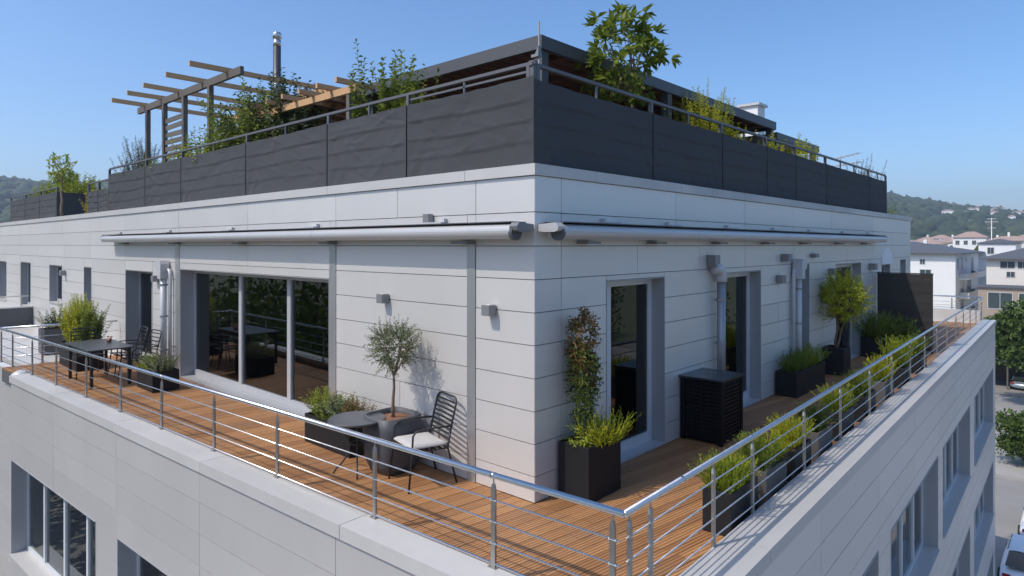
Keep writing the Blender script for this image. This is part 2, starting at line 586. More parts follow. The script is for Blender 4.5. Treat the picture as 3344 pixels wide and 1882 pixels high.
def window(fr, parent, u0, u1, z0, z1, depth, mull, name='window', glass=None, frame=None, sill=True, fw=0.055, curtain=None, room=True, sillmat=None):
    """opening lined with sheet (the part), with frame bars, panes and sill as its sub-parts; mull = inner frame positions along u"""
    glass = glass or M['glass']
    frame = frame or M['frame']
    mb = MB()
    t = 0.012
    fr.addbox(mb, u0, u0 + t, -depth - .05, 0.004, z0, z1)
    fr.addbox(mb, u1 - t, u1, -depth - .05, 0.004, z0, z1)
    fr.addbox(mb, u0 + t, u1 - t, -depth - .05, 0.010, z1 - t, z1)
    w = mb.build(name, M['reveal'], parent)
    a, b = u0 + t, u1 - t
    zt = z1 - t
    zb = z0 + 0.03
    fb = MB()
    e = -depth + 0.03
    f = -depth - 0.03
    fr.addbox(fb, a, a + fw, f, e, zb, zt)
    fr.addbox(fb, b - fw, b, f, e, zb, zt)
    fr.addbox(fb, a + fw, b - fw, f, e, zt - fw, zt)
    fr.addbox(fb, a + fw, b - fw, f, e + .01, zb, zb + fw * 1.5)
    for mpos in mull:
        fr.addbox(fb, mpos - fw * .75, mpos + fw * .75, f - .005, e + .012, zb + fw * 1.5 - .003, zt - fw + .003)
    fb.build('frame', frame, w)
    edges = [a + fw] + list(mull) + [b - fw]
    for i in range(len(edges) - 1):
        pb = MB()
        fr.addbox(pb, edges[i] + (fw * .7 if i else 0), edges[i + 1] - (fw * .7 if i < len(edges) - 2 else 0), -depth - .006, -depth + .006, zb + fw * 1.5 - .01, zt - fw + .01)
        pb.build('pane', glass, w)
    sb = MB()
    if sill:
        fr.addbox(sb, a, b, -depth - .04, 0.035, z0, z0 + 0.028)
    else:
        fr.addbox(sb, a, b, -depth - .04, -0.004, z0 - .002, z0 + 0.028)
    sb.build('sill', sillmat or M['coping'], w)
    if curtain:
        cb = MB()
        for (c0, c1) in curtain:
            nn = max(4, int((c1 - c0) / 0.05))
            for k in range(nn):
                x0 = c0 + (c1 - c0) * k / nn
                x1 = c0 + (c1 - c0) * (k + 1) / nn
                o = 0.02 * (k % 2)
                fr.addbox(cb, x0, x1, -depth - .16 - o, -depth - .14 - o, z0 + .05, z1 - .05)
        cb.build('curtain', M['curtain'], w)
    return w


# ------------------------------------------------------------------ foliage helpers
class Leaves:
    def __init__(s):
        s.P, s.D, s.N, s.Ln, s.Wd = [], [], [], [], []

    def add(s, P, D, N, Ln, Wd):
        P = np.atleast_2d(P)
        n = len(P)
        s.P.append(P)
        s.D.append(np.broadcast_to(D, (n, 3)))
        s.N.append(np.broadcast_to(N, (n, 3)))
        s.Ln.append(np.broadcast_to(Ln, (n,)))
        s.Wd.append(np.broadcast_to(Wd, (n,)))

    def build(s, name, mat, parent=None):
        P = np.concatenate(s.P)
        D = np.concatenate(s.D)
        N = np.concatenate(s.N)
        Ln = np.concatenate(s.Ln)[:, None]
        Wd = np.concatenate(s.Wd)[:, None]
        D = D / (np.linalg.norm(D, axis=1, keepdims=True) + 1e-9)
        S = np.cross(D, N)
        S = S / (np.linalg.norm(S, axis=1, keepdims=True) + 1e-9)
        U = np.cross(S, D)
        n = len(P)
        V = np.empty((n, 4, 3))
        V[:, 0] = P
        V[:, 1] = P + D * Ln * .45 + S * Wd * .5 + U * Wd * .22
        V[:, 2] = P + D * Ln - U * Ln * .10
        V[:, 3] = P + D * Ln * .45 - S * Wd * .5 + U * Wd * .22
        idx = (np.arange(n)[:, None] * 4)
        F = np.concatenate([idx + np.array([0, 1, 2]), idx + np.array([0, 2, 3])], axis=1).reshape(-1)
        me = bpy.data.meshes.new(name)
        me.vertices.add(n * 4)
        me.vertices.foreach_set('co', V.reshape(-1))
        me.loops.add(len(F))
        me.loops.foreach_set('vertex_index', F.astype(np.int32))
        me.polygons.add(2 * n)
        me.polygons.foreach_set('loop_start', np.arange(0, 6 * n, 3, dtype=np.int32))
        me.polygons.foreach_set('loop_total', np.full(2 * n, 3, dtype=np.int32))
        me.materials.append(mat)
        me.update(calc_edges=True)
        return link(bpy.data.objects.new(name, me), parent)


def unitv(n):
    v = RNG.normal(size=(n, 3))
    return v / np.linalg.norm(v, axis=1, keepdims=True)


def shoot(lv, sb, p0, d, length, leafL, leafW, step, bend=0.15, lift=0.0, r=0.006, open_=0.9, start=0.15, jitter=0.25, tuft=0):
    """one curved twig carrying leaves along it"""
    p0 = np.array(p0, float)
    d = np.array(d, float)
    d /= np.linalg.norm(d) + 1e-9
    m = 5
    pts = [p0]
    dd = d.copy()
    side = RNG.normal(size=3) * bend
    for i in range(m):
        dd = dd + side / m + np.array([0, 0, lift]) / m
        dd /= np.linalg.norm(dd)
        pts.append(pts[-1] + dd * length / m)
    pts = np.array(pts)
    if sb is not None:
        sb.tube(pts, [r * (1 - 0.75 * i / m) for i in range(m + 1)], 4, False)
    n = max(2, int(length * (1 - start) / step))
    t = np.linspace(start, 1.0, n) * m
    i0 = np.minimum(t.astype(int), m - 1)
    fr = (t - i0)[:, None]
    Pp = pts[i0] * (1 - fr) + pts[i0 + 1] * fr
    T = pts[i0 + 1] - pts[i0]
    T /= np.linalg.norm(T, axis=1, keepdims=True)
    ph = np.arange(n) * 2.4 + RNG.uniform(0, 6)
    a = np.cross(T, np.array([0.31, 0.22, 0.93]) + RNG.normal(size=3) * .1)
    a /= np.linalg.norm(a, axis=1, keepdims=True) + 1e-9
    b = np.cross(T, a)
    rad = a * np.cos(ph)[:, None] + b * np.sin(ph)[:, None]
    D = T * (1 - open_ * .6) + rad * open_ + RNG.normal(size=(n, 3)) * jitter
    sz = RNG.uniform(0.7, 1.15, n) * (1 - 0.35 * np.linspace(0, 1, n))
    lv.add(Pp, D, T + RNG.normal(size=(n, 3)) * .3, leafL * sz, leafW * sz)
    if tuft:
        e = pts[-1]
        k = tuft
        D2 = dd * 0.8 + unitv(k) * 0.9
        lv.add(np.repeat(e[None], k, 0), D2, np.array([0, 0, 1.]) + unitv(k) * .4, leafL * 1.1, leafW * 1.1)
    return pts[-1]


def cone_dirs(n, spread, axis=(0, 0, 1)):
    ax = np.array(axis, float)
    v = unitv(n) * spread * RNG.uniform(0.3, 1.0, (n, 1)) + ax
    return v / np.linalg.norm(v, axis=1, keepdims=True)


def tuft_plant(name, label, base, sx, sy, h, n, leafL, leafW, step, mat, spread=0.6, ang=0.0, group=None, lift=0.1, stem='stem', bend=.3, cat='plant', r=.005, open_=0.9, extra=None, low=.45):
    """many shoots rising from a patch (sx by sy, turned by ang) of soil"""
    t = thing(name, label, cat, base, group)
    lv = Leaves()
    sb = MB()
    ca, sa = math.cos(ang), math.sin(ang)
    for i in range(int(n * 1.5)):
        ux = RNG.uniform(-.5, .5)
        uy = RNG.uniform(-.5, .5)
        px, py = ux * sx * .85, uy * sy * .85
        x = base[0] + px * ca - py * sa
        y = base[1] + px * sa + py * ca
        gx = (ux + RNG.normal() * .16) * (sx + .55 * h * spread)
        gy = (uy + RNG.normal() * .16) * (sy + .55 * h * spread)
        rr = min(1.0, 2 * max(abs(ux), abs(uy)))
        gz = h * RNG.uniform(low, 1.06) * (1 - .26 * rr * rr)
        d = np.array([base[0] + gx * ca - gy * sa - x, base[1] + gx * sa + gy * ca - y, gz])
        shoot(lv, sb, (x, y, base[2]), d, np.linalg.norm(d), leafL, leafW * 1.3, step * .72, bend=bend * .5, lift=.05, r=r, open_=open_, start=.12)
    lv.build('foliage', L_[mat], t)
    sb.build('stem', M[stem], t)
    if extra:
        extra(t)
    return t


def grass_plant(name, label, base, sx, sy, h, n, mat, ang=0.0, group=None, w=0.012, spread=.7, extra_mat=None):
    """arching feathery blades"""
    t = thing(name, label, 'plant', base, group)
    lv = Leaves()
    ca, sa = math.cos(ang), math.sin(ang)
    px = RNG.uniform(-.5, .5, n) * sx
    py = RNG.uniform(-.5, .5, n) * sy
    P = np.stack([base[0] + px * ca - py * sa, base[1] + px * sa + py * ca, np.full(n, base[2])], 1)
    D = np.stack([RNG.normal(size=n) * spread * .5, RNG.normal(size=n) * spread * .5, np.ones(n)], 1)
    D[:, 0] += (px * ca - py * sa) / max(sx, sy) * .9
    D[:, 1] += (px * sa + py * ca) / max(sx, sy) * .9
    D /= np.linalg.norm(D, axis=1, keepdims=True)
    Ls = h * RNG.uniform(.35, .6, n)
    P2 = P.copy()
    Dd = D.copy()
    for k in range(3):
        lv.add(P2, Dd, unitv(n), Ls * .95, w * (1 - .2 * k))
        # side plumes
        q = P2 + Dd * (Ls * RNG.uniform(.3, .9, n))[:, None]
        lv.add(q, Dd + unitv(n) * .55, unitv(n), Ls * .4, w * .8)
        q = P2 + Dd * (Ls * RNG.uniform(.3, .9, n))[:, None]
        lv.add(q, Dd + unitv(n) * .7, unitv(n), Ls * .35, w * .8)
        P2 = P2 + Dd * (Ls * .85)[:, None]
        Dd = Dd + RNG.normal(size=(n, 3)) * .16
        Dd[:, 2] -= .10 * k
        Dd /= np.linalg.norm(Dd, axis=1, keepdims=True)
        Ls = Ls * .72
    lv.build('foliage', L_[mat], t)
    return t


def crown_tree(name, label, base, trunk_h, trunk_r, c, rad, n, leafL, leafW, step, mat, cat='tree', lean=(0, 0), group=None, lim=6, tuft=0, open_=.9, forks=1, flat=1.0, bark='bark'):
    """trunk, limbs and a crown of leafy twigs round centre c with radii rad"""
    t = thing(name, label, cat, base, group)
    sb = MB()
    b = np.array(base, float)
    c = np.array(c, float)
    rad = np.array(rad, float)
    tops = []
    for k in range(forks):
        off = np.array([0.0, 0, 0]) if forks == 1 else np.append(unitv(1)[0][:2] * rad[0] * .28, 0)
        top = np.array([c[0] + off[0], c[1] + off[1], b[2] + trunk_h])
        pts = [b + np.array([0, 0, -.02])]
        for i in range(1, 5):
            f = i / 4
            pts.append(b + (top - b) * f + np.append(RNG.normal(size=2) * trunk_r * .5 * (f < 1), 0))
        sb.tube(pts, [trunk_r * (1.15 - .4 * i / 4) for i in range(5)], 7)
        tops.append(top)
    trunk = sb.build('trunk', M[bark], t, True)
    lv = Leaves()
    lb = MB()
    ends = []
    for k in range(lim * forks):
        v = unitv(1)[0]
        v[2] = abs(v[2]) * .8 + .1
        e = c + v * rad * .55 - np.array([0, 0, rad[2] * .15])
        s0 = tops[k % forks]
        mid = (s0 + e) / 2 + RNG.normal(size=3) * rad * .06
        lb.tube([s0, mid, e], [trunk_r * .6, trunk_r * .42, trunk_r * .2], 5, False)
        ends += [s0 * .3 + mid * .7, mid, e, (mid + e) / 2]
    ends = np.array(ends)
    for k in range(n):
        v = unitv(1)[0]
        rr = RNG.uniform(.35, 1.0) ** .5 * (1.18 if RNG.uniform() < .12 else 1.0)
        q = c + v * rad * rr * (1 + .10 * math.sin(v[0] * 7 + v[2] * 5 + base[1]))
        j = np.argmin(((ends - q) ** 2).sum(1) + RNG.uniform(0, .02))
        s0 = ends[j] * .55 + (c + v * rad * rr * .45) * .45
        d = q - s0
        ln = max(np.linalg.norm(d), rad[0] * .25)
        d = d / (np.linalg.norm(d) + 1e-9)
        shoot(lv, lb if k % 2 == 0 else None, s0, d, ln * RNG.uniform(.85, 1.15), leafL, leafW, step, bend=.35, lift=.15, r=trunk_r * .14, tuft=tuft, open_=open_, start=.25)
    lb.build('branch', M[bark], t)
    lv.build('crown', L_[mat], t)
    return t


def leaf_mass(name, label, cat, c, rad, n, leaf, mat, base=None, trunk_r=0.0, group=None, clumps=14, squash=.75):
    """broad-leaved tree or bush seen from afar: clumps of leaf faces round centre c"""
    c = np.array(c, float)
    rad = np.array(rad, float)
    t = thing(name, label, cat, base if base is not None else (c[0], c[1], c[2] - rad[2]), group)
    lv = Leaves()
    per = n // clumps
    for k in range(clumps):
        v = unitv(1)[0]
        cc = c + v * rad * RNG.uniform(.35, .72)
        cr = rad * RNG.uniform(.34, .52)
        u = unitv(per)
        u[:, 2] = np.where(u[:, 2] < -.3, -u[:, 2], u[:, 2])
        rr = RNG.uniform(.55, 1.05, (per, 1))
        P = cc + u * cr * rr
        lv.add(P, u * .7 + unitv(per) * .8, u + unitv(per) * .5, leaf * RNG.uniform(.6, 1.3, per), leaf * .6 * RNG.uniform(.7, 1.2, per))
    lv.build('crown', L_[mat], t)
    if trunk_r:
        sb = MB()
        sb.tube([base, ((base[0] + c[0]) / 2 + .1, (base[1] + c[1]) / 2, (base[2] + c[2]) / 2), c], [trunk_r, trunk_r * .8, trunk_r * .5], 8)
        for k in range(5):
            v = unitv(1)[0]
            v[2] = abs(v[2])
            sb.tube([np.array(base) * .45 + c * .55, c + v * rad * .6], [trunk_r * .45, trunk_r * .15], 6)
        sb.build('trunk', M['bark'], t, True)
    return t


# PART2
# ------------------------------------------------------------------ lines of the building
GZ = -10.0                                   # street level; the terrace deck is z = 0
FL = Frame((0, 0, 0), R(180), 1)             # penthouse, long sunlit wall
FR = Frame((0, 0, 0), R(90), -1)             # penthouse, shaded wall
TC = Vector((1.951, -1.352, 0))              # where the two terrace handrails meet
TL = Frame(TC, R(183.3), 1)
TR = Frame(TC, R(91.66), -1)
WL = Frame(TC + TL.N * 0.28, R(183.3), 1)    # lower facade planes
WR = Frame(TC + TR.N * 0.36, R(91.66), -1)

# ------------------------------------------------------------------ ground, streets, hills
def sheet(name, pts, z, mat, kind='structure'):
    o = meshobj(name, [(p[0], p[1], z) for p in pts], [tuple(range(len(pts)))], mat)
    return tag(o, kind=kind)


sheet('ground', [(-4000, -4000), (4000, -4000), (4000, 4000), (-4000, 4000)], GZ - .03, M['ground'])
sheet('road', [(-60, -45), (60, -45), (60, 63), (-60, 63)], GZ, M['road'])
kb = MB()
kerb_pts = [(-6, 38.6), (12, 39.6), (14, 46), (-6, 47.5)]
kb.prism(kerb_pts, GZ, GZ + .13)
tag(kb.build('kerb_island', M['kerb']), kind='structure')
pv = MB().prism([(-30, 63), (40, 63), (40, 110), (-30, 110)], GZ - .02, GZ + .12)
tag(pv.build('pavement', M['paving']), kind='structure')


def ridge(th):
    xs = [-180, -120, -60, 0, 60, 88, 94, 98, 102.5, 108, 135, 160, 168, 172, 180]
    hs = [150, 150, 120, 70, 40, 48, 52, 66, 89, 98, 130, 104, 98, 102, 150]
    return np.interp(th, xs, hs)


def fbm(x, y, seed=0):
    s = 0
    a = 1
    for k in range(5):
        fx = 2 ** k
        s = s + a * np.sin(x * fx * 1.0 + 1.7 * k + seed + 1.3 * np.sin(y * fx * .7 + k)) * np.cos(y * fx * .9 + 2.1 * k + seed * .7)
        a *= .5
    return s


def hill_h(x, y):
    th = np.degrees(np.arctan2(y + 5, x - 4))
    r = np.hypot(x - 4, y + 5)
    t = np.clip((r - 330) / 1050, 0, 1)
    t = t * t * (3 - 2 * t)
    h = ridge(th) * t * (1 + .10 * fbm(x / 190, y / 190) * (t < .98) * (1 - t * .7)) + 6 * t * (1 - t) * fbm(x / 80, y / 80, 2)
    return GZ + h * 1.10 * (r < 2300) + 1.5 * t * fbm(x / 30, y / 30, 4)


nth, nr = 360, 46
vv, ff = [], []
rr_ = 300 + (2600 - 300) * np.linspace(0, 1, nr) ** 1.3
for i in range(nth):
    th = 2 * PI * i / nth
    xs = 4 + rr_ * math.cos(th)
    ys = -5 + rr_ * math.sin(th)
    hs = hill_h(xs, ys)
    hs[0] = GZ - .5
    vv += list(zip(xs, ys, hs))
for i in range(nth):
    j = (i + 1) % nth
    for k in range(nr - 1):
        ff.append((i * nr + k, j * nr + k, j * nr + k + 1, i * nr + k + 1)[::-1])
tag(meshobj('hills', vv, ff, M['hill'], None, True), kind='structure')


def crowns(name, label, pts, rads, mat, sub=2, squash=.8):
    """many far tree crowns in one mass: lumpy balls of small faces"""
    import bmesh
    bm = bmesh.new()
    bmesh.ops.create_icosphere(bm, subdivisions=sub, radius=1)
    bv = np.array([v.co[:] for v in bm.verts])
    bf = np.array([[v.index for v in f.verts] for f in bm.faces])
    bm.free()
    nv = len(bv)
    n = len(pts)
    V = np.empty((n, nv, 3))
    for i in range(n):
        lump = 1 + .22 * RNG.normal(size=(nv, 1))
        a = RNG.uniform(0, 6.28)
        rot = np.array([[math.cos(a), -math.sin(a), 0], [math.sin(a), math.cos(a), 0], [0, 0, 1]])
        V[i] = (bv * lump) @ rot.T * rads[i] * np.array([1, 1, squash * RNG.uniform(.8, 1.25)]) + pts[i]
    F = (np.arange(n)[:, None, None] * nv + bf[None]).reshape(-1)
    me = bpy.data.meshes.new(name)
    me.vertices.add(n * nv)
    me.vertices.foreach_set('co', V.reshape(-1))
    me.loops.add(len(F))
    me.loops.foreach_set('vertex_index', F.astype(np.int32))
    nf = len(F) // 3
    me.polygons.add(nf)
    me.polygons.foreach_set('loop_start', np.arange(0, 3 * nf, 3, dtype=np.int32))
    me.polygons.foreach_set('loop_total', np.full(nf, 3, dtype=np.int32))
    me.materials.append(mat)
    me.update(calc_edges=True)
    return tag(link(bpy.data.objects.new(name, me)), label, 'forest', kind='stuff')


def polar(n, t0, t1, r0, r1):
    th = np.radians(RNG.uniform(t0, t1, n))
    r = np.sqrt(RNG.uniform(r0 ** 2, r1 ** 2, n))
    return 4 + r * np.cos(th), -5 + r * np.sin(th)


xs, ys = polar(3400, 91, 105, 360, 1520)
ra = RNG.uniform(4.5, 8.5, len(xs))
crowns('hillside_forest', 'dense dark green woods covering the hill behind the white houses', np.stack([xs, ys, hill_h(xs, ys) + ra * .35], 1), ra, L_['forest'], 1)
xs, ys = polar(1700, 163, 176, 340, 1520)
ra = RNG.uniform(4.5, 8.5, len(xs))
crowns('wooded_ridge', 'blue green wooded ridge low behind the far end of the long wall', np.stack([xs, ys, hill_h(xs, ys) + ra * .35], 1), ra, L_['forest'], 1)
# trees opposite the terraces, which the panes mirror
def leafy_woods(name, label, pts, rads, leaf, mat, per=320):
    lv = Leaves()
    for p, r in zip(pts, rads):
        u = unitv(per)
        rr = RNG.uniform(.6, 1.1, (per, 1)) * (1 + .22 * np.sin(u[:, :1] * 5 + p[0]) * np.cos(u[:, 1:2] * 6 + p[1]))
        lv.add(p + u * r * rr, u * .6 + unitv(per) * .8, u + unitv(per) * .6, leaf * RNG.uniform(.6, 1.4, per), leaf * .6)
    return tag(lv.build(name, mat), label, 'forest', kind='stuff')


xs, ys = polar(190, 188, 268, 24, 75)
leafy_woods('opposite_woods', 'leafy trees across the street mirrored darkly in the sliding door', np.stack([xs, ys, GZ + RNG.uniform(2.0, 9.0, len(xs))], 1), RNG.uniform(1.8, 3.8, len(xs)), .55, L_['tree'])
xs = RNG.uniform(30, 75, 110)
ys = RNG.uniform(-10, 70, 110)
leafy_woods('street_woods', 'leafy trees across the side street mirrored in the narrow doors', np.stack([xs, ys, GZ + RNG.uniform(2.0, 8.0, len(xs))], 1), RNG.uniform(1.8, 3.8, len(xs)), .55, L_['tree'])

# ------------------------------------------------------------------ lower block of the building
blk = thing('apartment_building', 'grey panel clad lower storeys below the wooden roof terrace', 'building', (0, 0, GZ))
ROW = .375
zl = [0.0 - ROW * i for i in range(14)][::-1]
winsL = [(8.86, 13.33, -3.36, -1.5), (3.55, 8.02, -3.36, -1.5), (-.0, 3.1, -3.36, -1.5)]
jl = [2.85, 5.52, 8.07, 10.83]
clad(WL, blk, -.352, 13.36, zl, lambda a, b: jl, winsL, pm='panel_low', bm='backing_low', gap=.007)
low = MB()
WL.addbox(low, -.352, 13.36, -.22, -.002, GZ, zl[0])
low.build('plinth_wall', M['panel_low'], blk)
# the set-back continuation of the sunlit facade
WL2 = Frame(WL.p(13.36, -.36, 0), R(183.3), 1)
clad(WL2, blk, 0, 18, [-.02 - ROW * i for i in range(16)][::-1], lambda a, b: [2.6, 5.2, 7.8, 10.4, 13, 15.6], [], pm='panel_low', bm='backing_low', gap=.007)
rt = MB()
WL.addbox(rt, 13.345, 13.36, -.40, -.022, GZ, -.001)
rt.build('return_wall', M['panel_low'], blk)
zr = [0.0 - ROW * i for i in range(26)][::-1]
winsR = []
for (a, b) in ((1.25, 5.83), (6.62, 10.92), (11.54, 16.12), (17.1, 22.58)):
    winsR += [(a, b, -3.18, -1.37), (a, b, -6.15, -4.42), (a, b, -9.1, -7.4)]
jr = [.6, 3.25, 5.88, 8.55, 11.07, 13.7, 16.6, 19.8]
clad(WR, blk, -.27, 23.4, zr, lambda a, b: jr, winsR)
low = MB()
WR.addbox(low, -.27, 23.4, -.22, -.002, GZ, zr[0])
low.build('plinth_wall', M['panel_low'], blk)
for (a, b, z0, z1) in winsL:
    w_ = (b - a)
    window(WL, blk, a, b, z0, z1, .28, [a + w_ * f for f in (.25, .5, .75)], glass=M['glass2'], frame=M['frame_w'], curtain=[(a + .1, a + w_ * .22), (b - w_ * .3, b - .1)])
for i, (a, b, z0, z1) in enumerate(winsR):
    w_ = (b - a)
    window(WR, blk, a, b, z0, z1, .27, [a + w_ * f for f in (.25, .5, .75)], glass=M['glass2'], frame=M['frame_w'], curtain=[(a + .2, a + w_ * .3)])
# far end wall and dark core
o1 = WR.p(23.4, -.01, 0)
ew = MB()
ew.prism([tuple(o1[:2]), (o1.x, o1.y + .02), (-30, o1.y + .02), (-30, o1.y - .2), (o1.x - .02, o1.y - .2)], GZ, .0)
ew.build('end_wall', M['panel'], blk)
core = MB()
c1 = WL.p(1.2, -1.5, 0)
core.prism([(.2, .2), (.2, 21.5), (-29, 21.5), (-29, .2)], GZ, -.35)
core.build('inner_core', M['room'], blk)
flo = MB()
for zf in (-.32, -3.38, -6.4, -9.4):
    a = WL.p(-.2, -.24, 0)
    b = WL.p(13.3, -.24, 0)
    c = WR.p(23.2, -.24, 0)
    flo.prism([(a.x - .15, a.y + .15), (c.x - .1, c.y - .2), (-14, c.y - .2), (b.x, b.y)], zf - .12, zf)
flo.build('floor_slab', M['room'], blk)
# flat roof beyond the timber deck
rf = MB()
b = WL2.p(17.9, -.25, 0)
a = WL2.p(.0, -.25, 0)
rf.prism([(-13.45, .3), (-31, .3), (b.x, b.y), (a.x - 1.8, a.y)], -.3, -.012)
rf.build('flat_roof', M['coping'], blk)
rf = MB()
rf.prism([(-20, 17.9), (-.1, 17.9), (-.1, 22), (-20, 22)], -.3, -.012)
rf.build('flat_roof', M['coping'], blk)

# coping on the parapet: one sheet after another
copL = [-.31, 2.75, 5.45, 8.1, 10.85, 13.36]
for a, b in zip(copL[:-1], copL[1:]):
    if a < 0:
        p0 = TL.p(a - .10, .31, 0)
        q0 = TL.p(0.0, -.02, 0)
        mb = MB()
        c0 = TC + TL.N * .31 + TL.U * (-.377)
        mb.prism([tuple(c0[:2]), tuple(TL.p(.02, -.02, 0)[:2]), tuple(TL.p(b - .004, -.02, 0)[:2]), tuple(TL.p(b - .004, .31, 0)[:2])][::-1], .002, .13)
        mb.build('coping', M['coping'], blk)
    else:
        TL.piece('coping', a + .004, b - .004, -.02, .31, .002, .13, M['coping'], blk)
copR = [-.3, 1.7, 4.35, 7.0, 9.65, 12.3, 14.95, 17.6, 20.5, 23.45]
for a, b in zip(copR[:-1], copR[1:]):
    if a < 0:
        c0 = TC + TL.N * .31 + TL.U * (-.382)
        mb = MB()
        mb.prism([tuple(c0[:2]), tuple(TR.p(b - .004, .385, 0)[:2]), tuple(TR.p(b - .004, .0, 0)[:2]), tuple(TR.p(.02, .0, 0)[:2])], .002, .128)
        mb.build('coping', M['coping'], blk)
    else:
        TR.piece('coping', a + .004, b - .004, .0, .385, .002, .13, M['coping'], blk)
# far end parapet
ep = MB()
e0 = TR.p(23.5, .385, 0)
ep.box(-19, e0.y - .25, -.01, e0.x - .42, e0.y, .42)
ep.build('end_parapet', M['coping'], blk)

# ------------------------------------------------------------------ timber deck, board by board
def clip_poly(poly, cl):
    out = poly
    n = len(cl)
    for i in range(n):
        a, b = cl[i], cl[(i + 1) % n]
        inp, out = out, []
        for k in range(len(inp)):
            p, q = inp[k], inp[(k + 1) % len(inp)]
            sp = (b[0] - a[0]) * (p[1] - a[1]) - (b[1] - a[1]) * (p[0] - a[0])
            sq = (b[0] - a[0]) * (q[1] - a[1]) - (b[1] - a[1]) * (q[0] - a[0])
            if sp >= 0:
                out.append(p)
            if (sp > 0 > sq) or (sp < 0 < sq):
                t = sp / (sp - sq)
                out.append((p[0] + (q[0] - p[0]) * t, p[1] + (q[1] - p[1]) * t))
        if len(out) < 3:
            return []
    return out


def area(p):
    return abs(sum(p[i][0] * p[(i + 1) % len(p)][1] - p[(i + 1) % len(p)][0] * p[i][1] for i in range(len(p)))) / 2


tl0 = TL.p(.015, -.025, 0)
tl1 = TL.p(15.35, -.025, 0)
tr0 = TR.p(1.352, -.015, 0)
tr1 = TR.p(23.4, -.015, 0)
PA = [(-13.4, -.002), tuple(tl1[:2]), tuple(tl0[:2]), (tr0.x, -.002)]
PA[1] = (-13.4, TL.p(15.35, -.025, 0).y)
PB = [(.004, .002), (tr0.x, .002), tuple(tr1[:2]), (.004, tr1.y)]
deckbase = MB()
deckbase.prism(PA, -.30, -.034)
deckbase.prism(PB, -.30, -.034)
deck = tag(deckbase.build('terrace_floor', M['backing']), kind='structure')
dx, dy = math.cos(DECK_ANG), math.sin(DECK_ANG)
nx_, ny_ = -dy, dx
BW = .1465


def lay(poly, cut):
    vals = [p[0] * nx_ + p[1] * ny_ for p in poly]
    lens = [p[0] * dx + p[1] * dy for p in poly]
    k0, k1 = int(min(vals) / BW) - 1, int(max(vals) / BW) + 1
    for k in range(k0, k1 + 1):
        o0, o1 = k * BW + .003, (k + 1) * BW - .003
        l0 = min(lens) - random.uniform(0, cut)
        while l0 < max(lens):
            l1 = l0 + cut
            q = [(nx_ * o + dx * l, ny_ * o + dy * l) for (o, l) in ((o0, l0 + .002), (o1, l0 + .002), (o1, l1 - .002), (o0, l1 - .002))]
            if sum((q[(i + 1) % 4][0] - q[i][0]) * (q[(i + 1) % 4][1] + q[i][1]) for i in range(4)) > 0:
                q = q[::-1]
            r = clip_poly(q, poly)
            if len(r) >= 3 and area(r) > .004:
                dz = random.uniform(-.0015, .0015)
                MB().prism(r, -.032, dz).build('deck_board', M['deck'], deck)
            l0 = l1


lay(PA, 6.0)
lay(PB, 4.2)

# ------------------------------------------------------------------ penthouse
pent = thing('penthouse', 'silver grey panel clad penthouse storey between two terraces', 'penthouse', (0, 0, 0))
zp = [0.002, .272, .606, .945, 1.287, 1.63, 1.97, 2.314, 2.665, 3.02, 3.40]
slide = (3.89, 9.40, 0.002, 2.19)
doorL = (10.93, 12.70, 0.002, 2.09)
smallL = [(15.42, 16.10, .80, 2.08), (18.33, 19.80, .90, 2.06), (22.30, 23.80, .55, 2.08), (26.2, 27.7, .55, 2.05)]
holesL = [slide, doorL] + smallL
stripsL = [(.871, 1.007, .002, 2.70), (3.71, 3.875, .002, 2.70), (9.42, 9.632, .002, 2.70)]


def colsL(a, b):
    if a > 2.6:
        return [.871, 2.30 if a > 3 else .871, 3.72, 6.444, 9.486, 12.73, 15.52, 18.3, 21.2, 24.1, 27, 30, 33]
    if a > 2.1:
        return [6.444, 12.73, 15.52, 18.1, 21.2, 24.1, 27, 30, 33]
    return [2.25 if .27 < a < .7 else 12.75, 12.75, 15.3, 18.2, 21.0, 24.0, 27, 30, 33]


clad(FL, pent, .0, 36, zp, colsL, holesL, strips=stripsL)
for (a, b, z0, z1) in stripsL:
    FL.piece('pilaster_strip', a + .004, b - .004, -.02, .012, z0, z1, M['pil'], pent)
doorsR = [(1.303, 2.682, .002, 2.25), (4.43, 5.975, .002, 2.24), (7.86, 8.45, .002, 2.30), (10.19, 12.175, .002, 2.25)]
winR = [(14.15, 15.05, .55, 2.15), (16.25, 16.95, .55, 2.25)]


def colsR(a, b):
    if a > 2.6:
        return [.445, 2.987, 5.309, 7.554, 9.9, 13.233, 15.4]
    if a > 2.2:
        return [.445, 2.0, 3.7, 5.309, 6.9, 7.554, 9.3, 11.0, 13.233, 15.4]
    return [.445, 6.8, 9.3, 13.233, 15.5]


clad(FR, pent, .0, 17.6, zp, colsR, doorsR + winR)
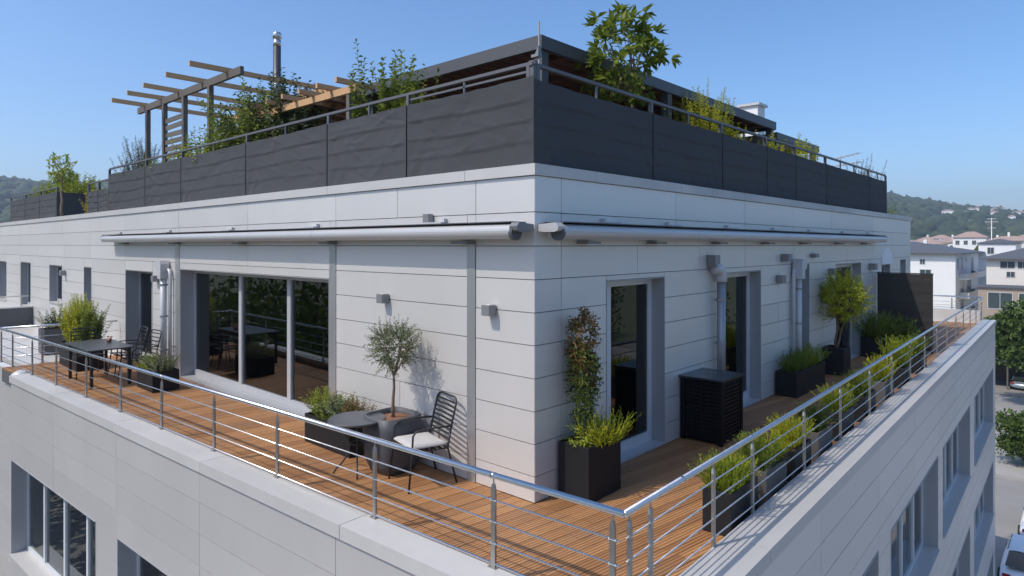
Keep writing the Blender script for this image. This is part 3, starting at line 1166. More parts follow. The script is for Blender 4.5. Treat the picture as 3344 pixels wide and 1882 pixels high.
# doors and windows
window(FL, pent, *slide, .29, [5.51, 7.27], name='sliding_door', sill=False, fw=.075, sillmat=M['reveal'])
window(FL, pent, *doorL, .31, [11.75], name='glazed_door', sill=False, fw=.07, sillmat=M['frame'], curtain=[(11.0, 11.7)])
for w_ in smallL:
    window(FL, pent, *w_, .22, [], glass=M['glass2'], fw=.05)
for i, w_ in enumerate(doorsR):
    window(FR, pent, *w_, .22, [w_[0] + .30] if w_[1] - w_[0] > 1 else [], name='glazed_door', sill=False, fw=.085, frame=M['frame_w'], sillmat=M['frame'], curtain=[(w_[0] + .75, w_[1] - .06)] if i in (0, 1) else None)
for w_ in winR:
    window(FR, pent, *w_, .15, [], glass=M['glass2'], fw=.05)
ar = MB()
pts = [(14.1 + .5 + .52 * math.cos(t), 2.16 + .42 * math.sin(t)) for t in np.linspace(0, PI, 14)]
v0 = [FR.p(u, .002, z) for u, z in pts] + [FR.p(u, .05, z) for u, z in pts]
n_ = len(pts)
ar.raw(v0, [tuple(range(n_)), tuple(range(2 * n_ - 1, n_ - 1, -1))] + [(i, i + n_, (i + 1) % n_ + n_, (i + 1) % n_) for i in range(n_)])
ar.build('window_hood', M['white'], pent)
# inside
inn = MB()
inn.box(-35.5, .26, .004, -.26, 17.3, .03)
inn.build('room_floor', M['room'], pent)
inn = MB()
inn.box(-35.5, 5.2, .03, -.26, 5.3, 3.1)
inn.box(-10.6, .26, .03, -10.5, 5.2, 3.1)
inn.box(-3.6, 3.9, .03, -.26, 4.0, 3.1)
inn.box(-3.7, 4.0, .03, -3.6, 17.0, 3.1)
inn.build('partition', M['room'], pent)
rf = MB()
rf.box(-36, .22, 3.10, -.22, 17.6, 3.15)
rf.build('roof_slab', M['roofdeck'], pent)
bw = MB()
bw.box(-36, 17.38, 0, -.22, 17.6, 3.4)
bw.box(-36, .22, 0, -35.8, 17.38, 3.4)
bw.build('rear_wall', M['panel'], pent)
# upper coping sheets
cl = [-.03, 1.02, 3.9, 6.6, 9.4, 12.3, 15.2, 18.1, 21.0, 24, 27, 30, 33, 36]
for i, (a, b) in enumerate(zip(cl[:-1], cl[1:])):
    mb = MB()
    if i == 0:
        mb.prism([(.03, -.03), (-b + .003, -.03), (-b + .003, .30), (-.27, .30)][::-1], 3.402, 3.52)
        mb.build('roof_coping', M['coping'], pent)
    else:
        FL.piece('roof_coping', a + .003, b - .003, -.30, .03, 3.402, 3.52, M['coping'], pent)
cl = [-.03, 1.05, 3.1, 4.05, 5.25, 6.75, 9.0, 11.5, 13.5, 15.6, 17.62]
for i, (a, b) in enumerate(zip(cl[:-1], cl[1:])):
    mb = MB()
    if i == 0:
        mb.prism([(.03, -.026), (.03, b - .003), (-.27, b - .003), (-.27, .304)], 3.402, 3.52)
        mb.build('roof_coping', M['coping_up'], pent)
    else:
        FR.piece('roof_coping', a + .003, b - .003, -.27, .03, 3.402, 3.52, M['coping_up'], pent)

# ------------------------------------------------------------------ awnings
def awning(fr, label, u0, u1, capm, joints, brackets, sgncap):
    t = thing('awning', label, 'awning', fr.p((u0 + u1) / 2, .02, 2.8), 'folded awnings')
    prof = []
    cd, cz, r_ = .215, 2.815, .079
    for k in range(13):
        a = -PI * .62 + PI * 1.12 * k / 12
        prof.append((cd + r_ * math.cos(a), cz + r_ * math.sin(a)))
    prof += [(.06, 2.905), (.06, 2.885), (.075, 2.75)]
    n = len(prof)
    mb = MB()
    v = [fr.p(u0, d, z) for d, z in prof] + [fr.p(u1, d, z) for d, z in prof]
    f = [tuple(range(n)), tuple(range(2 * n - 1, n - 1, -1))] + [(i, i + n, (i + 1) % n + n, (i + 1) % n) for i in range(n)]
    if fr.sgn > 0:
        f = [q[::-1] for q in f]
    mb.raw(v, f)
    mb.build('cassette', M['awning'], t)
    tp = MB()
    fr.addbox(tp, u0 + .02, u1 - .02, .012, .270, 2.907, 2.918)
    tp.build('cover_strip', M['anthracite'], t)
    for j in joints:
        rb = MB()
        pr2 = [(cd + (d - cd) * 1.035, cz + (z - cz) * 1.035) for d, z in prof[:13]]
        v = [fr.p(j - .008, d, z) for d, z in pr2] + [fr.p(j + .008, d, z) for d, z in pr2]
        m = len(pr2)
        rb.raw(v, [(i, i + m, i + 1 + m, i + 1) for i in range(m - 1)])
        rb.build('joint_ring', M['awning'], t)
    for b_ in brackets:
        bb = MB()
        fr.addbox(bb, b_ + .35, b_ + .62, .004, .10, 2.9185, 2.945)
        fr.addbox(bb, b_ + .35, b_ + .38, .004, .05, 2.9455, 2.985)
        bb.build('top_bracket', M['pipe'], t)
        bb = MB()
        fr.addbox(bb, b_ - .13, b_ + .13, .003, .15, 2.688, 2.716)
        bb.build('bracket', M['awning_dk'], t)
    for e, s in ((u0, -1), (u1, 1)):
        cb = MB()
        near = e == u0
        wdt = .105 if near else .03
        pr = [(.03, 2.89), (.255, 2.905), (.292, 2.865), (.28, 2.825), (.24, 2.81), (.09, 2.81), (.03, 2.82)]
        a0, a1 = (e - wdt, e + .0) if s < 0 else (e, e + wdt)
        v = [fr.p(a0, d, z) for d, z in pr] + [fr.p(a1, d, z) for d, z in pr]
        m = len(pr)
        cb.raw(v, [tuple(range(m)), tuple(range(2 * m - 1, m - 1, -1))] + [(i, i + m, (i + 1) % m + m, (i + 1) % m) for i in range(m)])
        cb.build('end_cap', capm if near else M['awning'], t)
        if near:
            db = MB()
            v = []
            db.tube([fr.p(e - .035, cd, cz - .012), fr.p(e + .012, cd, cz - .012)], .080, 16)
            db.build('end_disc', M['anthracite'], t)
    return t


awning(FL, 'folded metal awning cassette along the long sunlit wall', .09, 13.55, M['awning_dk'], [3.9, 8.6, 11.2], [1.0, 3.8, 6.6, 9.5, 12.6], 1)
awning(FR, 'folded metal awning cassette along the shaded wall', .13, 13.45, M['awning'], [3.1, 6.4, 9.8], [.85, 2.35, 4.2, 6.1, 8.0, 10.2, 12.3], 1)

# ------------------------------------------------------------------ wall lamps
def wall_lamp(fr, u, z, label, w=.115, h=.115, pr=.125, group='square wall lamps'):
    t = thing('wall_lamp', label, 'wall lamp', fr.p(u, 0, z), group)
    mb = MB()
    fr.addbox(mb, u - w / 2, u + w / 2, .012, pr, z - h / 2, z + h / 2)
    mb.build('housing', M['lamp'], t)
    mb = MB()
    fr.addbox(mb, u - w * .3, u + w * .3, .0035, .0119, z - h * .4, z + h * .4)
    mb.build('mount_plate', M['anthracite'], t)
    mb = MB()
    fr.addbox(mb, u - w * .28, u + w * .28, pr * .3, pr * .75, z + h / 2, z + h / 2 + .004)
    mb.build('lens', M['lens'], t)


wall_lamp(FL, 2.52, 1.985, 'grey cube wall lamp above the olive tree')
wall_lamp(FL, .60, 1.965, 'grey cube wall lamp on the narrow wall field beside the corner')
wall_lamp(FL, 1.64, 2.995, 'small grey cube lamp above the awning on the long wall', .10, .10, .09)
wall_lamp(FL, 10.62, 1.955, 'grey cube lamp beside the downpipe and the sliding door', .13, .13, .12)
wall_lamp(FL, 17.95, 1.86, 'grey cube lamp between the small windows at the far left', .15, .15, .14)
wall_lamp(FR, 4.0, 2.44, 'grey cube lamp above the air conditioner cover', .16, .17, .14)
wall_lamp(FR, 6.75, 2.06, 'grey cube lamp above the low rectangular planter', .19, .14, .12)
wall_lamp(FR, 7.0, 2.44, 'grey cube lamp beside the pale pipe hopper on the shaded wall', .2, .14, .14)
wall_lamp(FR, 8.62, 2.46, 'small grey lamp above the narrowest door on the shaded wall', .22, .08, .1)
wall_lamp(FR, 9.75, 2.10, 'grey cube lamp just above the yellow ball tree', .18, .14, .12)
wall_lamp(FR, 13.0, 2.13, 'grey cube lamp beside the top of the black divider', .26, .16, .14)

# ------------------------------------------------------------------ downpipes
def downpipe(label, fr, u, ztop, r, mat, hood, twin=None, box=None):
    t = thing('downpipe', label, 'downpipe', fr.p(u, .1, 0))
    d = .10
    mb = MB()
    mb.tube([fr.p(u, d, .004), fr.p(u, d, ztop - .15)], r, 14)
    mb.build('pipe', mat, t, True)
    if hood == 'elbow':
        mb = MB()
        pts = [fr.p(u, d, ztop - .22)] + [fr.p(u - .10 * (1 - math.cos(a)) * 1.5, d + .0, ztop - .15 + .13 * math.sin(a)) for a in np.linspace(0, PI * .5, 6)] + [fr.p(u - .22, d, ztop - .02)]
        mb.tube(pts, r * 1.35, 14)
        mb.build('elbow', M['pipe'], t, True)
    else:
        mb = MB()
        pr = [(-.11, -.32), (.05, -.32), (.05, -.16), (.14, -.12), (.17, .0), (.10, .05), (-.07, .05), (-.12, -.02)]
        v = [fr.p(u + a, .025, ztop + b) for a, b in pr] + [fr.p(u + a, .20, ztop + b) for a, b in pr]
        m = len(pr)
        mb.raw(v, [tuple(range(m)), tuple(range(2 * m - 1, m - 1, -1))] + [(i, i + m, (i + 1) % m + m, (i + 1) % m) for i in range(m)])
        mb.build('hopper', M['pipe'], t)
    for z in (.5, 1.2, 1.85):
        if z < ztop - .3:
            mb = MB()
            mb.tube([fr.p(u, d, z - .02), fr.p(u, d, z + .02)], r * 1.12, 12)
            fr.addbox(mb, u - .012, u + .012, .002, d - r * .8, z - .015, z + .015)
            mb.build('clamp', M['pipe_dk'], t)
    if twin:
        mb = MB()
        mb.tube([fr.p(u + twin, .06, .004), fr.p(u + twin, .06, ztop - .25), fr.p(u + twin * .8, .06, ztop - .14), fr.p(u + twin * .4, .06, ztop - .13)], .032, 10)
        mb.build('thin_pipe', mat, t, True)
    return t


downpipe('pale grey downpipe pair with hooded top left of the sliding door', FL, 10.02, 2.30, .062, M['pipe'], 'hood', -.26)
downpipe('zinc downpipe with curved elbow behind the air conditioner cover', FR, 4.20, 2.34, .064, M['pipe_dk'], 'elbow')
downpipe('pale downpipe with square hopper beside the low rectangular planter', FR, 7.55, 2.36, .055, M['pipe'], 'hood', -.16)
# ------------------------------------------------------------------ terrace railings
def railing(label, fr, s0, s1, posts, zfoot, rods=(.66, .49, .32), bottom=.158, over0=0, over1=0, cat='railing', joints=()):
    t = thing('terrace_railing', label, cat, fr.p((s0 + s1) / 2, 0, zfoot), 'stainless terrace railings')
    MB().tube([fr.p(s0 - over0, 0, .855), fr.p(s1 + over1, 0, .855)], .0245, 14).build('handrail', M['steel'], t, True)
    for j in joints:
        MB().tube([fr.p(j - .02, 0, .855), fr.p(j + .02, 0, .855)], .0262, 14).build('rail_sleeve', M['steel'], t, True)
    for z in rods:
        MB().tube([fr.p(s0, 0.0, z), fr.p(s1, 0.0, z)], .0066, 8).build('rod', M['steel'], t, True)
    MB().tube([fr.p(s0, 0.0, bottom), fr.p(s1, 0.0, bottom)], .009, 8).build('bottom_rod', M['steel'], t, True)
    for s in posts:
        mb = MB()
        w = .021
        dd = .011
        pr = [(-w, zfoot), (w, zfoot), (w, .745), (w * .45, .79), (-w * .45, .79), (-w, .745)]
        v = [fr.p(s + a, -dd, z) for a, z in pr] + [fr.p(s + a, dd, z) for a, z in pr]
        m = len(pr)
        mb.raw(v, [tuple(range(m))[::-1], tuple(range(m, 2 * m))] + [(i, (i + 1) % m, (i + 1) % m + m, i + m) for i in range(m)])
        fr.addbox(mb, s - .04, s + .04, -.03, .03, zfoot, zfoot + .008)
        mb.tube([fr.p(s, 0, .78), fr.p(s, 0, .84)], .006, 6)
        po = mb.build('post', M['steel_m'], t)
        for z in rods:
            MB().tube([fr.p(s - .03, 0, z), fr.p(s + .03, 0, z)], .012, 8).build('rod_clamp', M['steel'], po)
    return t


railing('long stainless railing in front of the sunlit terrace', TL, .03, 15.4, [.09, 1.167, 2.634, 4.302, 5.736, 7.237, 8.682, 10.154, 11.666, 13.1, 14.44, 15.3], .13, over0=.03, joints=[1.17, 7.24])
railing('receding stainless railing along the shaded side terrace', TR, .03, 23.7, [.07, .36, 1.443, 2.328, 3.9, 5.42, 7.06, 8.63, 10.3, 11.9, 13.5, 15.1, 16.7, 18.3, 19.9, 21.5, 23.2], .02, rods=(.68, .52, .36, .20), bottom=.10, over0=.03, joints=[.85, 2.3, 5.4, 8.6, 11.9, 15.1])
XL = TL.p(15.4, 0, 0)
cross = Frame((XL.x, XL.y, 0), math.atan2(-.05 - XL.y, -13.12 - XL.x), -1)
cl_ = math.hypot(-13.12 - XL.x, -.05 - XL.y)
railing('short railing crossing the terrace beyond the dining table', cross, .03, cl_, [.75, cl_ - .35], .02, rods=(.62, .40), bottom=.22)
XR = TR.p(23.7, 0, 0)
endf = Frame((XR.x, XR.y, 0), R(180), 1)
railing('short end railing at the far corner of the side terrace', endf, .03, 3.2, [.9, 1.9, 3.1], .42, rods=(.66, .54), bottom=.46)
# cream bottom track beside the deck edge
trk = MB()
TL.addbox(trk, .05, 13.3, -.045, -.0205, .002, .055)
tag(trk.build('edge_track', M['steel_m']), 'slim metal edge track between deck boards and parapet coping', 'edging')

# ------------------------------------------------------------------ roof terrace screens and railings
def screen_panel(fr, u0, u1, d, z0, z1, parent, seams=4, amp=.010):
    nu = max(10, int((u1 - u0) / .04))
    nz = 44
    U, Z = np.meshgrid(np.linspace(0, 1, nu), np.linspace(0, 1, nz), indexing='ij')
    off = RNG.uniform(0, 20)
    dd = amp * fbm(U * 3.1 + off, Z * 2.2 + off) * np.sin(PI * np.clip(U, 0, 1)) ** .4
    dd += amp * .8 * fbm(U * 9 + off, Z * 6 - off, 3) * .5
    for k in range(1, seams):
        c = k / seams + .015 * np.sin(U * 5 + off + k)
        dd += .008 * np.exp(-((Z - c) / .012) ** 2) + .005 * np.sign(Z - c) * np.exp(-((Z - c) / .08) ** 2)
    # diagonal pull folds from the lower corners
    for cu, sg in ((0, 1), (1, -1)):
        x = (U - cu) * sg * (u1 - u0)
        y = Z * (z1 - z0)
        dd += .015 * np.sin((x - y * .55) * 22 + off) * np.exp(-np.hypot(x, y) * 3.6)
    for k in range(24):
        a = RNG.uniform(-1.0, 1.0)
        cx_, cy_ = RNG.uniform(0, u1 - u0), RNG.uniform(0, z1 - z0)
        X, Y = U * (u1 - u0) - cx_, Z * (z1 - z0) - cy_
        pn = -X * math.sin(a) + Y * math.cos(a)
        pl_ = X * math.cos(a) + Y * math.sin(a)
        dd += RNG.uniform(-.009, .011) * np.exp(-(pn / RNG.uniform(.012, .035)) ** 2 - (pl_ / RNG.uniform(.15, .4)) ** 2)
    dd = dd * np.clip(np.minimum(U, 1 - U) * (u1 - u0) / .10, 0, 1) ** .7
    ztop = z1 - .014 * np.sin(U * PI) - .007 * np.abs(np.sin(U * PI * max(2, round((u1 - u0) / .45))))
    gp = .008 if fr.sgn > 0 else -.004
    V = []
    for i in range(nu):
        for j in range(nz):
            V.append(fr.p(u0 + (0 if u0 < .2 else gp) + (u1 - u0 - (gp if u0 < .2 else 2 * gp)) * U[i, j], d + dd[i, j], z0 + (ztop[i, j] - z0) * Z[i, j]))
    F = [(i * nz + j, (i + 1) * nz + j, (i + 1) * nz + j + 1, i * nz + j + 1) for i in range(nu - 1) for j in range(nz - 1)]
    if fr.sgn < 0:
        F = [q[::-1] for q in F]
    return meshobj('screen_panel', V, F, M['screen'], parent, True)


def roof_railing(label, fr, seams, d, z0, z1, zr, extra=(), over=0.0, second=None, rail_r=.026):
    t = thing('roof_railing', label, 'railing', fr.p((seams[0] + seams[-1]) / 2, d, 3.4), 'roof railings with screens')
    for a, b in zip(seams[:-1], seams[1:]):
        screen_panel(fr, a, b, d, z0, z1, t)
    hb = MB()
    fr.addbox(hb, seams[0] - over, seams[-1], d - .07, d - .02, zr - .035, zr)
    hb.build('handrail', M['railpaint'], t)
    if second:
        hb = MB()
        fr.addbox(hb, second[0], second[1], d - .055, d - .025, zr - .11, zr - .085)
        hb.build('under_rail', M['railpaint'], t)
    for s in seams:
        pb = MB()
        fr.addbox(pb, s - .024 + (.09 if s < .2 else 0), s + .024 + (.09 if s < .2 else 0), d - .060, d - .010, 3.15, zr - .036)
        pb.build('post', M['railpaint'], t)
    for s in seams[1:-1]:
        sb_ = MB()
        fr.addbox(sb_, s - .009, s + .009, d - .004, d + .006, z0, z1 - .012)
        sb_.build('seam_lacing', M['black'], t)
    for s in extra:
        pb = MB()
        fr.addbox(pb, s - .012, s + .012, d - .05, d - .025, 3.6, zr - .036)
        pb.build('baluster', M['railpaint'], t)
    return t


roof_railing('dark fabric screened roof railing above the long sunlit wall', FL, [.10, 2.24, 4.11, 6.73, 9.63, 11.71, 14.37], -.10, 3.525, 4.47, 4.63, extra=[1.2, 3.1, 5.4, 8.1, 10.6, 13.0], second=(.2, 2.2))
roof_railing('shaded fabric screened roof railing above the side wall', FR, [.10, 2.55, 4.69, 6.52, 8.0, 9.89, 13.35, 15.16], -.10, 3.525, 4.44, 4.62, extra=[1.3, 3.6, 5.6, 9.0, 11.0, 12.1, 14.3])
roof_railing('short low screened railing left of the main roof screens', FL, [14.75, 15.6, 16.55], -.20, 3.525, 4.16, 4.40)
roof_railing('far left screened roof railing with bushes behind', FL, [19.9, 22.03, 24.2, 26.7], -.20, 3.525, 4.36, 4.50)
side = thing('roof_screen_box', 'dark side screen of the far left roof planting box', 'screen', (-19.9, .8, 3.15))
sd = Frame((-19.86, .22, 0), R(90), -1)
screen_panel(sd, 0, 2.6, 0, 3.2, 4.34, side, 1, .004)
cpost = MB()
cpost.box(-.185, .115, 3.15, -.115, .185, 4.64)
tag(cpost.build('corner_post', M['railpaint']), 'dark corner post where the two roof screens meet', 'post')

# ------------------------------------------------------------------ dark canopy on the roof corner
cz = 5.325
can = thing('roof_canopy', 'dark metal framed flat canopy over the roof corner', 'canopy', (-.87, 1.15, 3.15))
MB().box(-4.9, 1.15, cz - .17, -.87, 1.22, cz).build('fascia_beam', M['fascia'], can)
MB().box(-.94, 1.222, cz - .17, -.872, 9.05, cz - .002).build('fascia_beam', M['fascia'], can)
MB().box(-4.9, 9.0, cz - .17, -.945, 9.06, cz - .004).build('fascia_beam', M['fascia'], can)
MB().box(-4.9, 1.225, cz - .165, -4.84, 8.995, cz - .004).build('fascia_beam', M['fascia'], can)
MB().box(-4.82, 1.23, cz - .055, -.95, 8.98, cz - .02).build('roof_sheet', M['fascia'], can)
for i in range(9):
    y = 1.75 + i * .85
    MB().box(-4.82, y, cz - .15, -.96, y + .07, cz - .057).build('joist', M['soffit'], can)
for i in range(16):
    x = -4.7 + i * .235
    MB().box(x, 1.24, cz - .075, x + .2, 8.97, cz - .0565).build('soffit_board', M['soffit'], can)
for (x, y) in ((-1.05, 1.22), (-1.03, 4.4), (-1.03, 8.85), (-4.8, 1.3), (-4.8, 8.85)):
    MB().box(x, y, 3.15, x + .13, y + .13, cz - .172).build('post', M['fascia'], can)
can2 = thing('lower_canopy', 'lower dark canopy continuing behind the first along the side wall', 'canopy', (-.87, 9.2, 3.15))
c2 = 5.12
MB().box(-.94, 9.1, c2 - .15, -.872, 11.9, c2).build('fascia_beam', M['fascia'], can2)
MB().box(-4.5, 11.83, c2 - .15, -.945, 11.9, c2 - .003).build('fascia_beam', M['fascia'], can2)
MB().box(-4.5, 9.1, c2 - .05, -.95, 11.82, c2 - .02).build('roof_sheet', M['fascia'], can2)
for (x, y) in ((-1.03, 11.66), (-1.03, 9.15)):
    MB().box(x, y, 3.15, x + .12, y + .12, c2 - .152).build('post', M['fascia'], can2)
# added wall-like backs, there only so that the canopy is dark inside
bk = thing('canopy_backdrop', 'added dark backdrop walls that keep the roof canopy dark inside', 'backdrop', (-4, 5, 3.15))
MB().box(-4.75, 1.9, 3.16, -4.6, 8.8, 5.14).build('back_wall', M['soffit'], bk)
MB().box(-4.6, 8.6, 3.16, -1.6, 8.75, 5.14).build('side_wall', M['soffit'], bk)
mast = thing('lamp_mast', 'thin grey mast with a small bracket lamp at the canopy corner', 'mast', (-.80, 1.02, 3.15))
MB().tube([(-.80, 1.02, 3.15), (-.80, 1.02, 5.44)], .011, 8).build('pole', M['lamp'], mast, True)
mb = MB()
mb.prism([(-.90, .985), (-.785, .985), (-.785, 1.055), (-.90, 1.055)], 5.0, 5.035)
mb.raw([(-.84, .99, 5.035), (-.785, .99, 5.035), (-.79, .99, 5.13), (-.84, 1.05, 5.035), (-.785, 1.05, 5.035), (-.79, 1.05, 5.13)], [(0, 1, 2), (5, 4, 3), (0, 3, 4, 1), (1, 4, 5, 2), (2, 5, 3, 0)])
mb.build('bracket_lamp', M['lamp'], mast)

# ------------------------------------------------------------------ wooden pergola on the roof
pg = thing('pergola', 'open wooden pergola with dark posts and pale rafters on the roof', 'pergola', (-10.8, 1.4, 3.15))
pz = 6.13
MB().bar((-13.7, .6, pz - .07), (-7.95, .6, pz - .07), .07, .15).build('beam', M['wood_dk'], pg)
MB().bar((-13.5, 2.6, pz - .07), (-8.0, 2.6, pz - .07), .07, .14).build('beam', M['wood'], pg)
for x in (-13.06, -11.95, -10.76, -9.40):
    MB().box(x - .05, .552, 3.15, x + .05, .648, pz - .147).build('post', M['wood_dk'], pg)
for x in (-12.9, -10.7, -8.6):
    MB().box(x - .05, 2.552, 3.15, x + .05, 2.648, pz - .142).build('post', M['wood_dk'], pg)
for x in (-13.2, -12.1, -11.05, -9.75, -8.55):
    MB().bar((x, -.15, pz + .02), (x, 3.1, pz + .02 + random.uniform(-.03, .03)), .05, .10).build('rafter', M['wood'], pg)
for i in range(12):
    z = 3.75 + i * .165
    MB().bar((-11.9, .60, z), (-10.8, .60, z + random.uniform(-.02, .02)), .02, .11).build('lattice_slat', M['wood_dk'], pg)
# brown boarded canopy behind it
bc = thing('timber_canopy', 'brown boarded canopy with pale rafters right of the pergola', 'canopy', (-6.5, 2, 3.15))
for i in range(14):
    y = 1.2 + i * .2
    MB().box(-7.9, y, 5.28, -4.3, y + .185, 5.31).build('roof_board', M['brownroof'], bc)
for i in range(7):
    x = -7.8 + i * .56
    MB().bar((x, .45, 5.24), (x, 4.1, 5.24), .06, .08).build('rafter', M['wood'], bc)
MB().bar((-8.0, .75, 5.14), (-4.3, .75, 5.14), .07, .11).build('beam', M['wood'], bc)
MB().bar((-8.0, 3.9, 5.14), (-4.3, 3.9, 5.14), .07, .11).build('beam', M['wood'], bc)
for (x, y) in ((-7.8, .75), (-4.5, .75), (-7.8, 3.9), (-4.5, 3.9)):
    MB().box(x - .045, y - .045, 3.15, x + .045, y + .045, 5.085).build('post', M['wood_dk'], bc)
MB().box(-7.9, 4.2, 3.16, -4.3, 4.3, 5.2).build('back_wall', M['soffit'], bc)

# flue, vents, antennas
fx, fy = -9.55, 2.15
fl = thing('flue_pipe', 'tall dark flue pipe with steel cap above the pergola', 'flue', (fx, fy, 3.15))
MB().tube([(fx, fy, 3.15), (fx, fy, 7.2)], .085, 14).build('pipe', M['flue'], fl, True)
MB().tube([(fx, fy, 7.2), (fx, fy, 7.34)], .088, 14).build('collar', M['steel'], fl, True)
MB().lathe([(.07, 0), (.10, .02), (.10, .12), (.085, .15), (.0, .16)], (fx, fy, 7.36), 14).build('cap', M['steel'], fl, True)
MB().tube([(fx, fy, 6.05), (fx, fy, 6.45)], .09, 14).build('lower_sleeve', M['pipe_dk'], fl, True)
vt = thing('roof_vent', 'white boxy chimney vents above the side canopy', 'vent', (-2.2, 11.2, 3.15))
MB().box(-2.5, 11.0, 3.15, -2.05, 11.45, 6.18).build('shaft', M['white'], vt)
MB().box(-2.56, 10.94, 6.18, -1.99, 11.51, 6.24).build('cap', M['coping'], vt)
MB().box(-3.35, 11.0, 3.15, -2.75, 11.6, 6.05).build('shaft', M['white'], vt)
MB().lathe([(.1, 0), (.1, .15), (.14, .17), (.12, .25), (0, .27)], (-2.9, 11.25, 6.05), 12).build('cowl', M['mast'], vt, True)


def antenna(label, x, y, h, arms, name='antenna'):
    t = thing(name, label, 'antenna', (x, y, 3.15))
    MB().tube([(x, y, 3.15), (x, y, h)], .018, 6).build('pole', M['mast'], t)
    for (z, l, a) in arms:
        mb = MB()
        c, s_ = math.cos(a), math.sin(a)
        mb.tube([(x - c * l * .7, y - s_ * l * .7, z), (x + c * l * .3, y + s_ * l * .3, z + .03)], .012, 5)
        for k in range(6):
            q = -l * .7 + l * k / 6
            mb.tube([(x + c * q - s_ * .12, y + s_ * q + c * .12, z + .01), (x + c * q + s_ * .12, y + s_ * q - c * .12, z + .01)], .006, 4)
        mb.build('boom', M['mast'], t)


antenna('television antenna with two horizontal booms behind the side railing', -1.5, 15.9, 5.35, [(5.28, 1.5, R(132)), (5.05, 1.3, R(140))])
antenna('slim bare antenna mast beyond the end of the roof screen', -1.0, 16.9, 4.85, [], 'antenna_mast')
antenna('small crooked antenna at the end of the roof screen', -.9, 15.6, 4.0, [(3.95, .7, R(-48))])

# ------------------------------------------------------------------ roof plants
RZ = 3.15


def roof_pot(x, y, w, l, h=.5, label='', mat='pot'):
    pass


tuft_plant('climbing_shrub', 'big leafy climber filling the right half of the pergola', (-7.9, .85, RZ + .4), 1.7, .6, 2.15, 130, .15, .055, .045, 'mid', .45, r=.012, stem='bark', low=.66)
tuft_plant('climbing_shrub', 'tall dark climber reaching the pergola top beside the flue', (-7.1, 1.05, RZ + .5), 1.3, .5, 2.25, 110, .14, .05, .04, 'dark', .45, r=.01, stem='bark', low=.66)
tuft_plant('climbing_shrub', 'yellow green climber at the slatted side of the pergola', (-9.9, .75, RZ + .3), 2.3, .5, 1.75, 130, .12, .05, .042, 'lime', .4, r=.01, stem='bark', low=.66)
tuft_plant('shrub', 'wispy grey shrub at the left end of the roof screens', (-13.7, .7, RZ + .4), 1.0, .4, 1.85, 80, .08, .026, .03, 'grey', .5, r=.008, stem='bark', low=.66)
tuft_plant('shrub', 'low yellow green shrub between the pergola posts', (-12.3, .6, RZ + .4), 1.6, .3, 1.3, 60, .08, .03, .04, 'lime', .3, low=.66)
tuft_plant('shrub', 'slender upright shrub with small leaves left of the canopy', (-3.85, .5, RZ + .4), .22, .18, 2.05, 9, .115, .05, .042, 'mid', .05, bend=.12, r=.008, stem='stem', low=.66)
tuft_plant('shrub', 'upright leafy shrub touching the end of the dark canopy', (-3.05, .55, RZ + .4), .55, .25, 1.95, 30, .115, .055, .040, 'mid', .14, bend=.15, r=.008, stem='stem', low=.66)
tuft_plant('shrub', 'shorter leafy shrub in front of the canopy edge', (-2.45, .5, RZ + .4), .35, .2, 1.6, 16, .11, .05, .040, 'mid', .12, bend=.15, low=.66)
tuft_plant('shrub', 'bushy golden shrub on the far left roof box', (-21.6, 1.0, RZ + .2), 2.4, .8, 1.85, 130, .15, .06, .05, 'lime', .3, r=.012, low=.66)
tuft_plant('shrub', 'spiky dull green shrub at the far left end of the roof', (-24.7, .9, RZ + .2), 2.4, .6, 1.5, 90, .13, .05, .045, 'mid', .3, low=.66)
crown_tree('young_tree', 'small bare stemmed tree beside the far left roof box', (-18.9, .12, 3.53), 1.0, .035, (-19.25, .2, 5.0), (.50, .4, .50), 60, .13, .06, .042, 'lime', cat='tree', tuft=3)
tuft_plant('shrub', 'orange brown shrub in the gap between the roof screens', (-17.3, .7, RZ + .2), 1.0, .4, .95, 60, .09, .045, .04, 'gold', .4, low=.66)
tuft_plant('shrub', 'small green plant above the short low screen', (-14.95, .6, RZ + .4), .5, .3, 1.15, 24, .09, .035, .035, 'lime', .3, low=.66)
crown_tree('roof_tree', 'tall broad leaved young tree rising above the side roof screen', (-.55, 2.42, RZ + .45), 1.0, .032, (-.55, 2.50, 5.25), (.56, .62, .66), 110, .155, .062, .052, 'mid', cat='tree', tuft=7, forks=2, lim=5, bark='bark')
tuft_plant('shrub', 'bushy yellow green shrub behind the side screen right of the tree', (-.68, 5.2, RZ + .45), .45, .95, 1.75, 120, .06, .03, .024, 'bright', .22, r=.008, low=.66)
tuft_plant('shrub', 'low spreading yellow shrub right of the bushy one', (-.62, 6.3, RZ + .5), .35, .75, 1.2, 60, .06, .03, .026, 'bright', .25, low=.66)
tuft_plant('shrub', 'loose yellow green shrub before the canopy end post', (-.62, 7.9, RZ + .5), .4, 1.0, 1.22, 70, .075, .034, .03, 'bright', .25, low=.66)
tuft_plant('shrub', 'golden upright shrub before the lower canopy', (-.62, 9.7, RZ + .5), .35, .8, 1.42, 50, .085, .038, .032, 'bright', .25, low=.66)
tuft_plant('shrub', 'thin dark twiggy shrub near the end of the roof screens', (-.55, 14.7, RZ + .4), .4, .8, 1.65, 28, .07, .03, .036, 'grey', .25, r=.010, stem='bark', low=.66)
tuft_plant('shrub', 'sparse twiggy shrub left of the last roof shrub', (-.55, 13.5, RZ + .4), .2, .4, 1.4, 10, .07, .03, .045, 'grey', .2, r=.009, stem='bark', low=.66)
tuft_plant('shrub', 'low leafy fringe behind the side screen near the tree', (-.55, 3.2, RZ + .4), .3, 1.5, 1.15, 50, .08, .04, .035, 'mid', .25, low=.66)
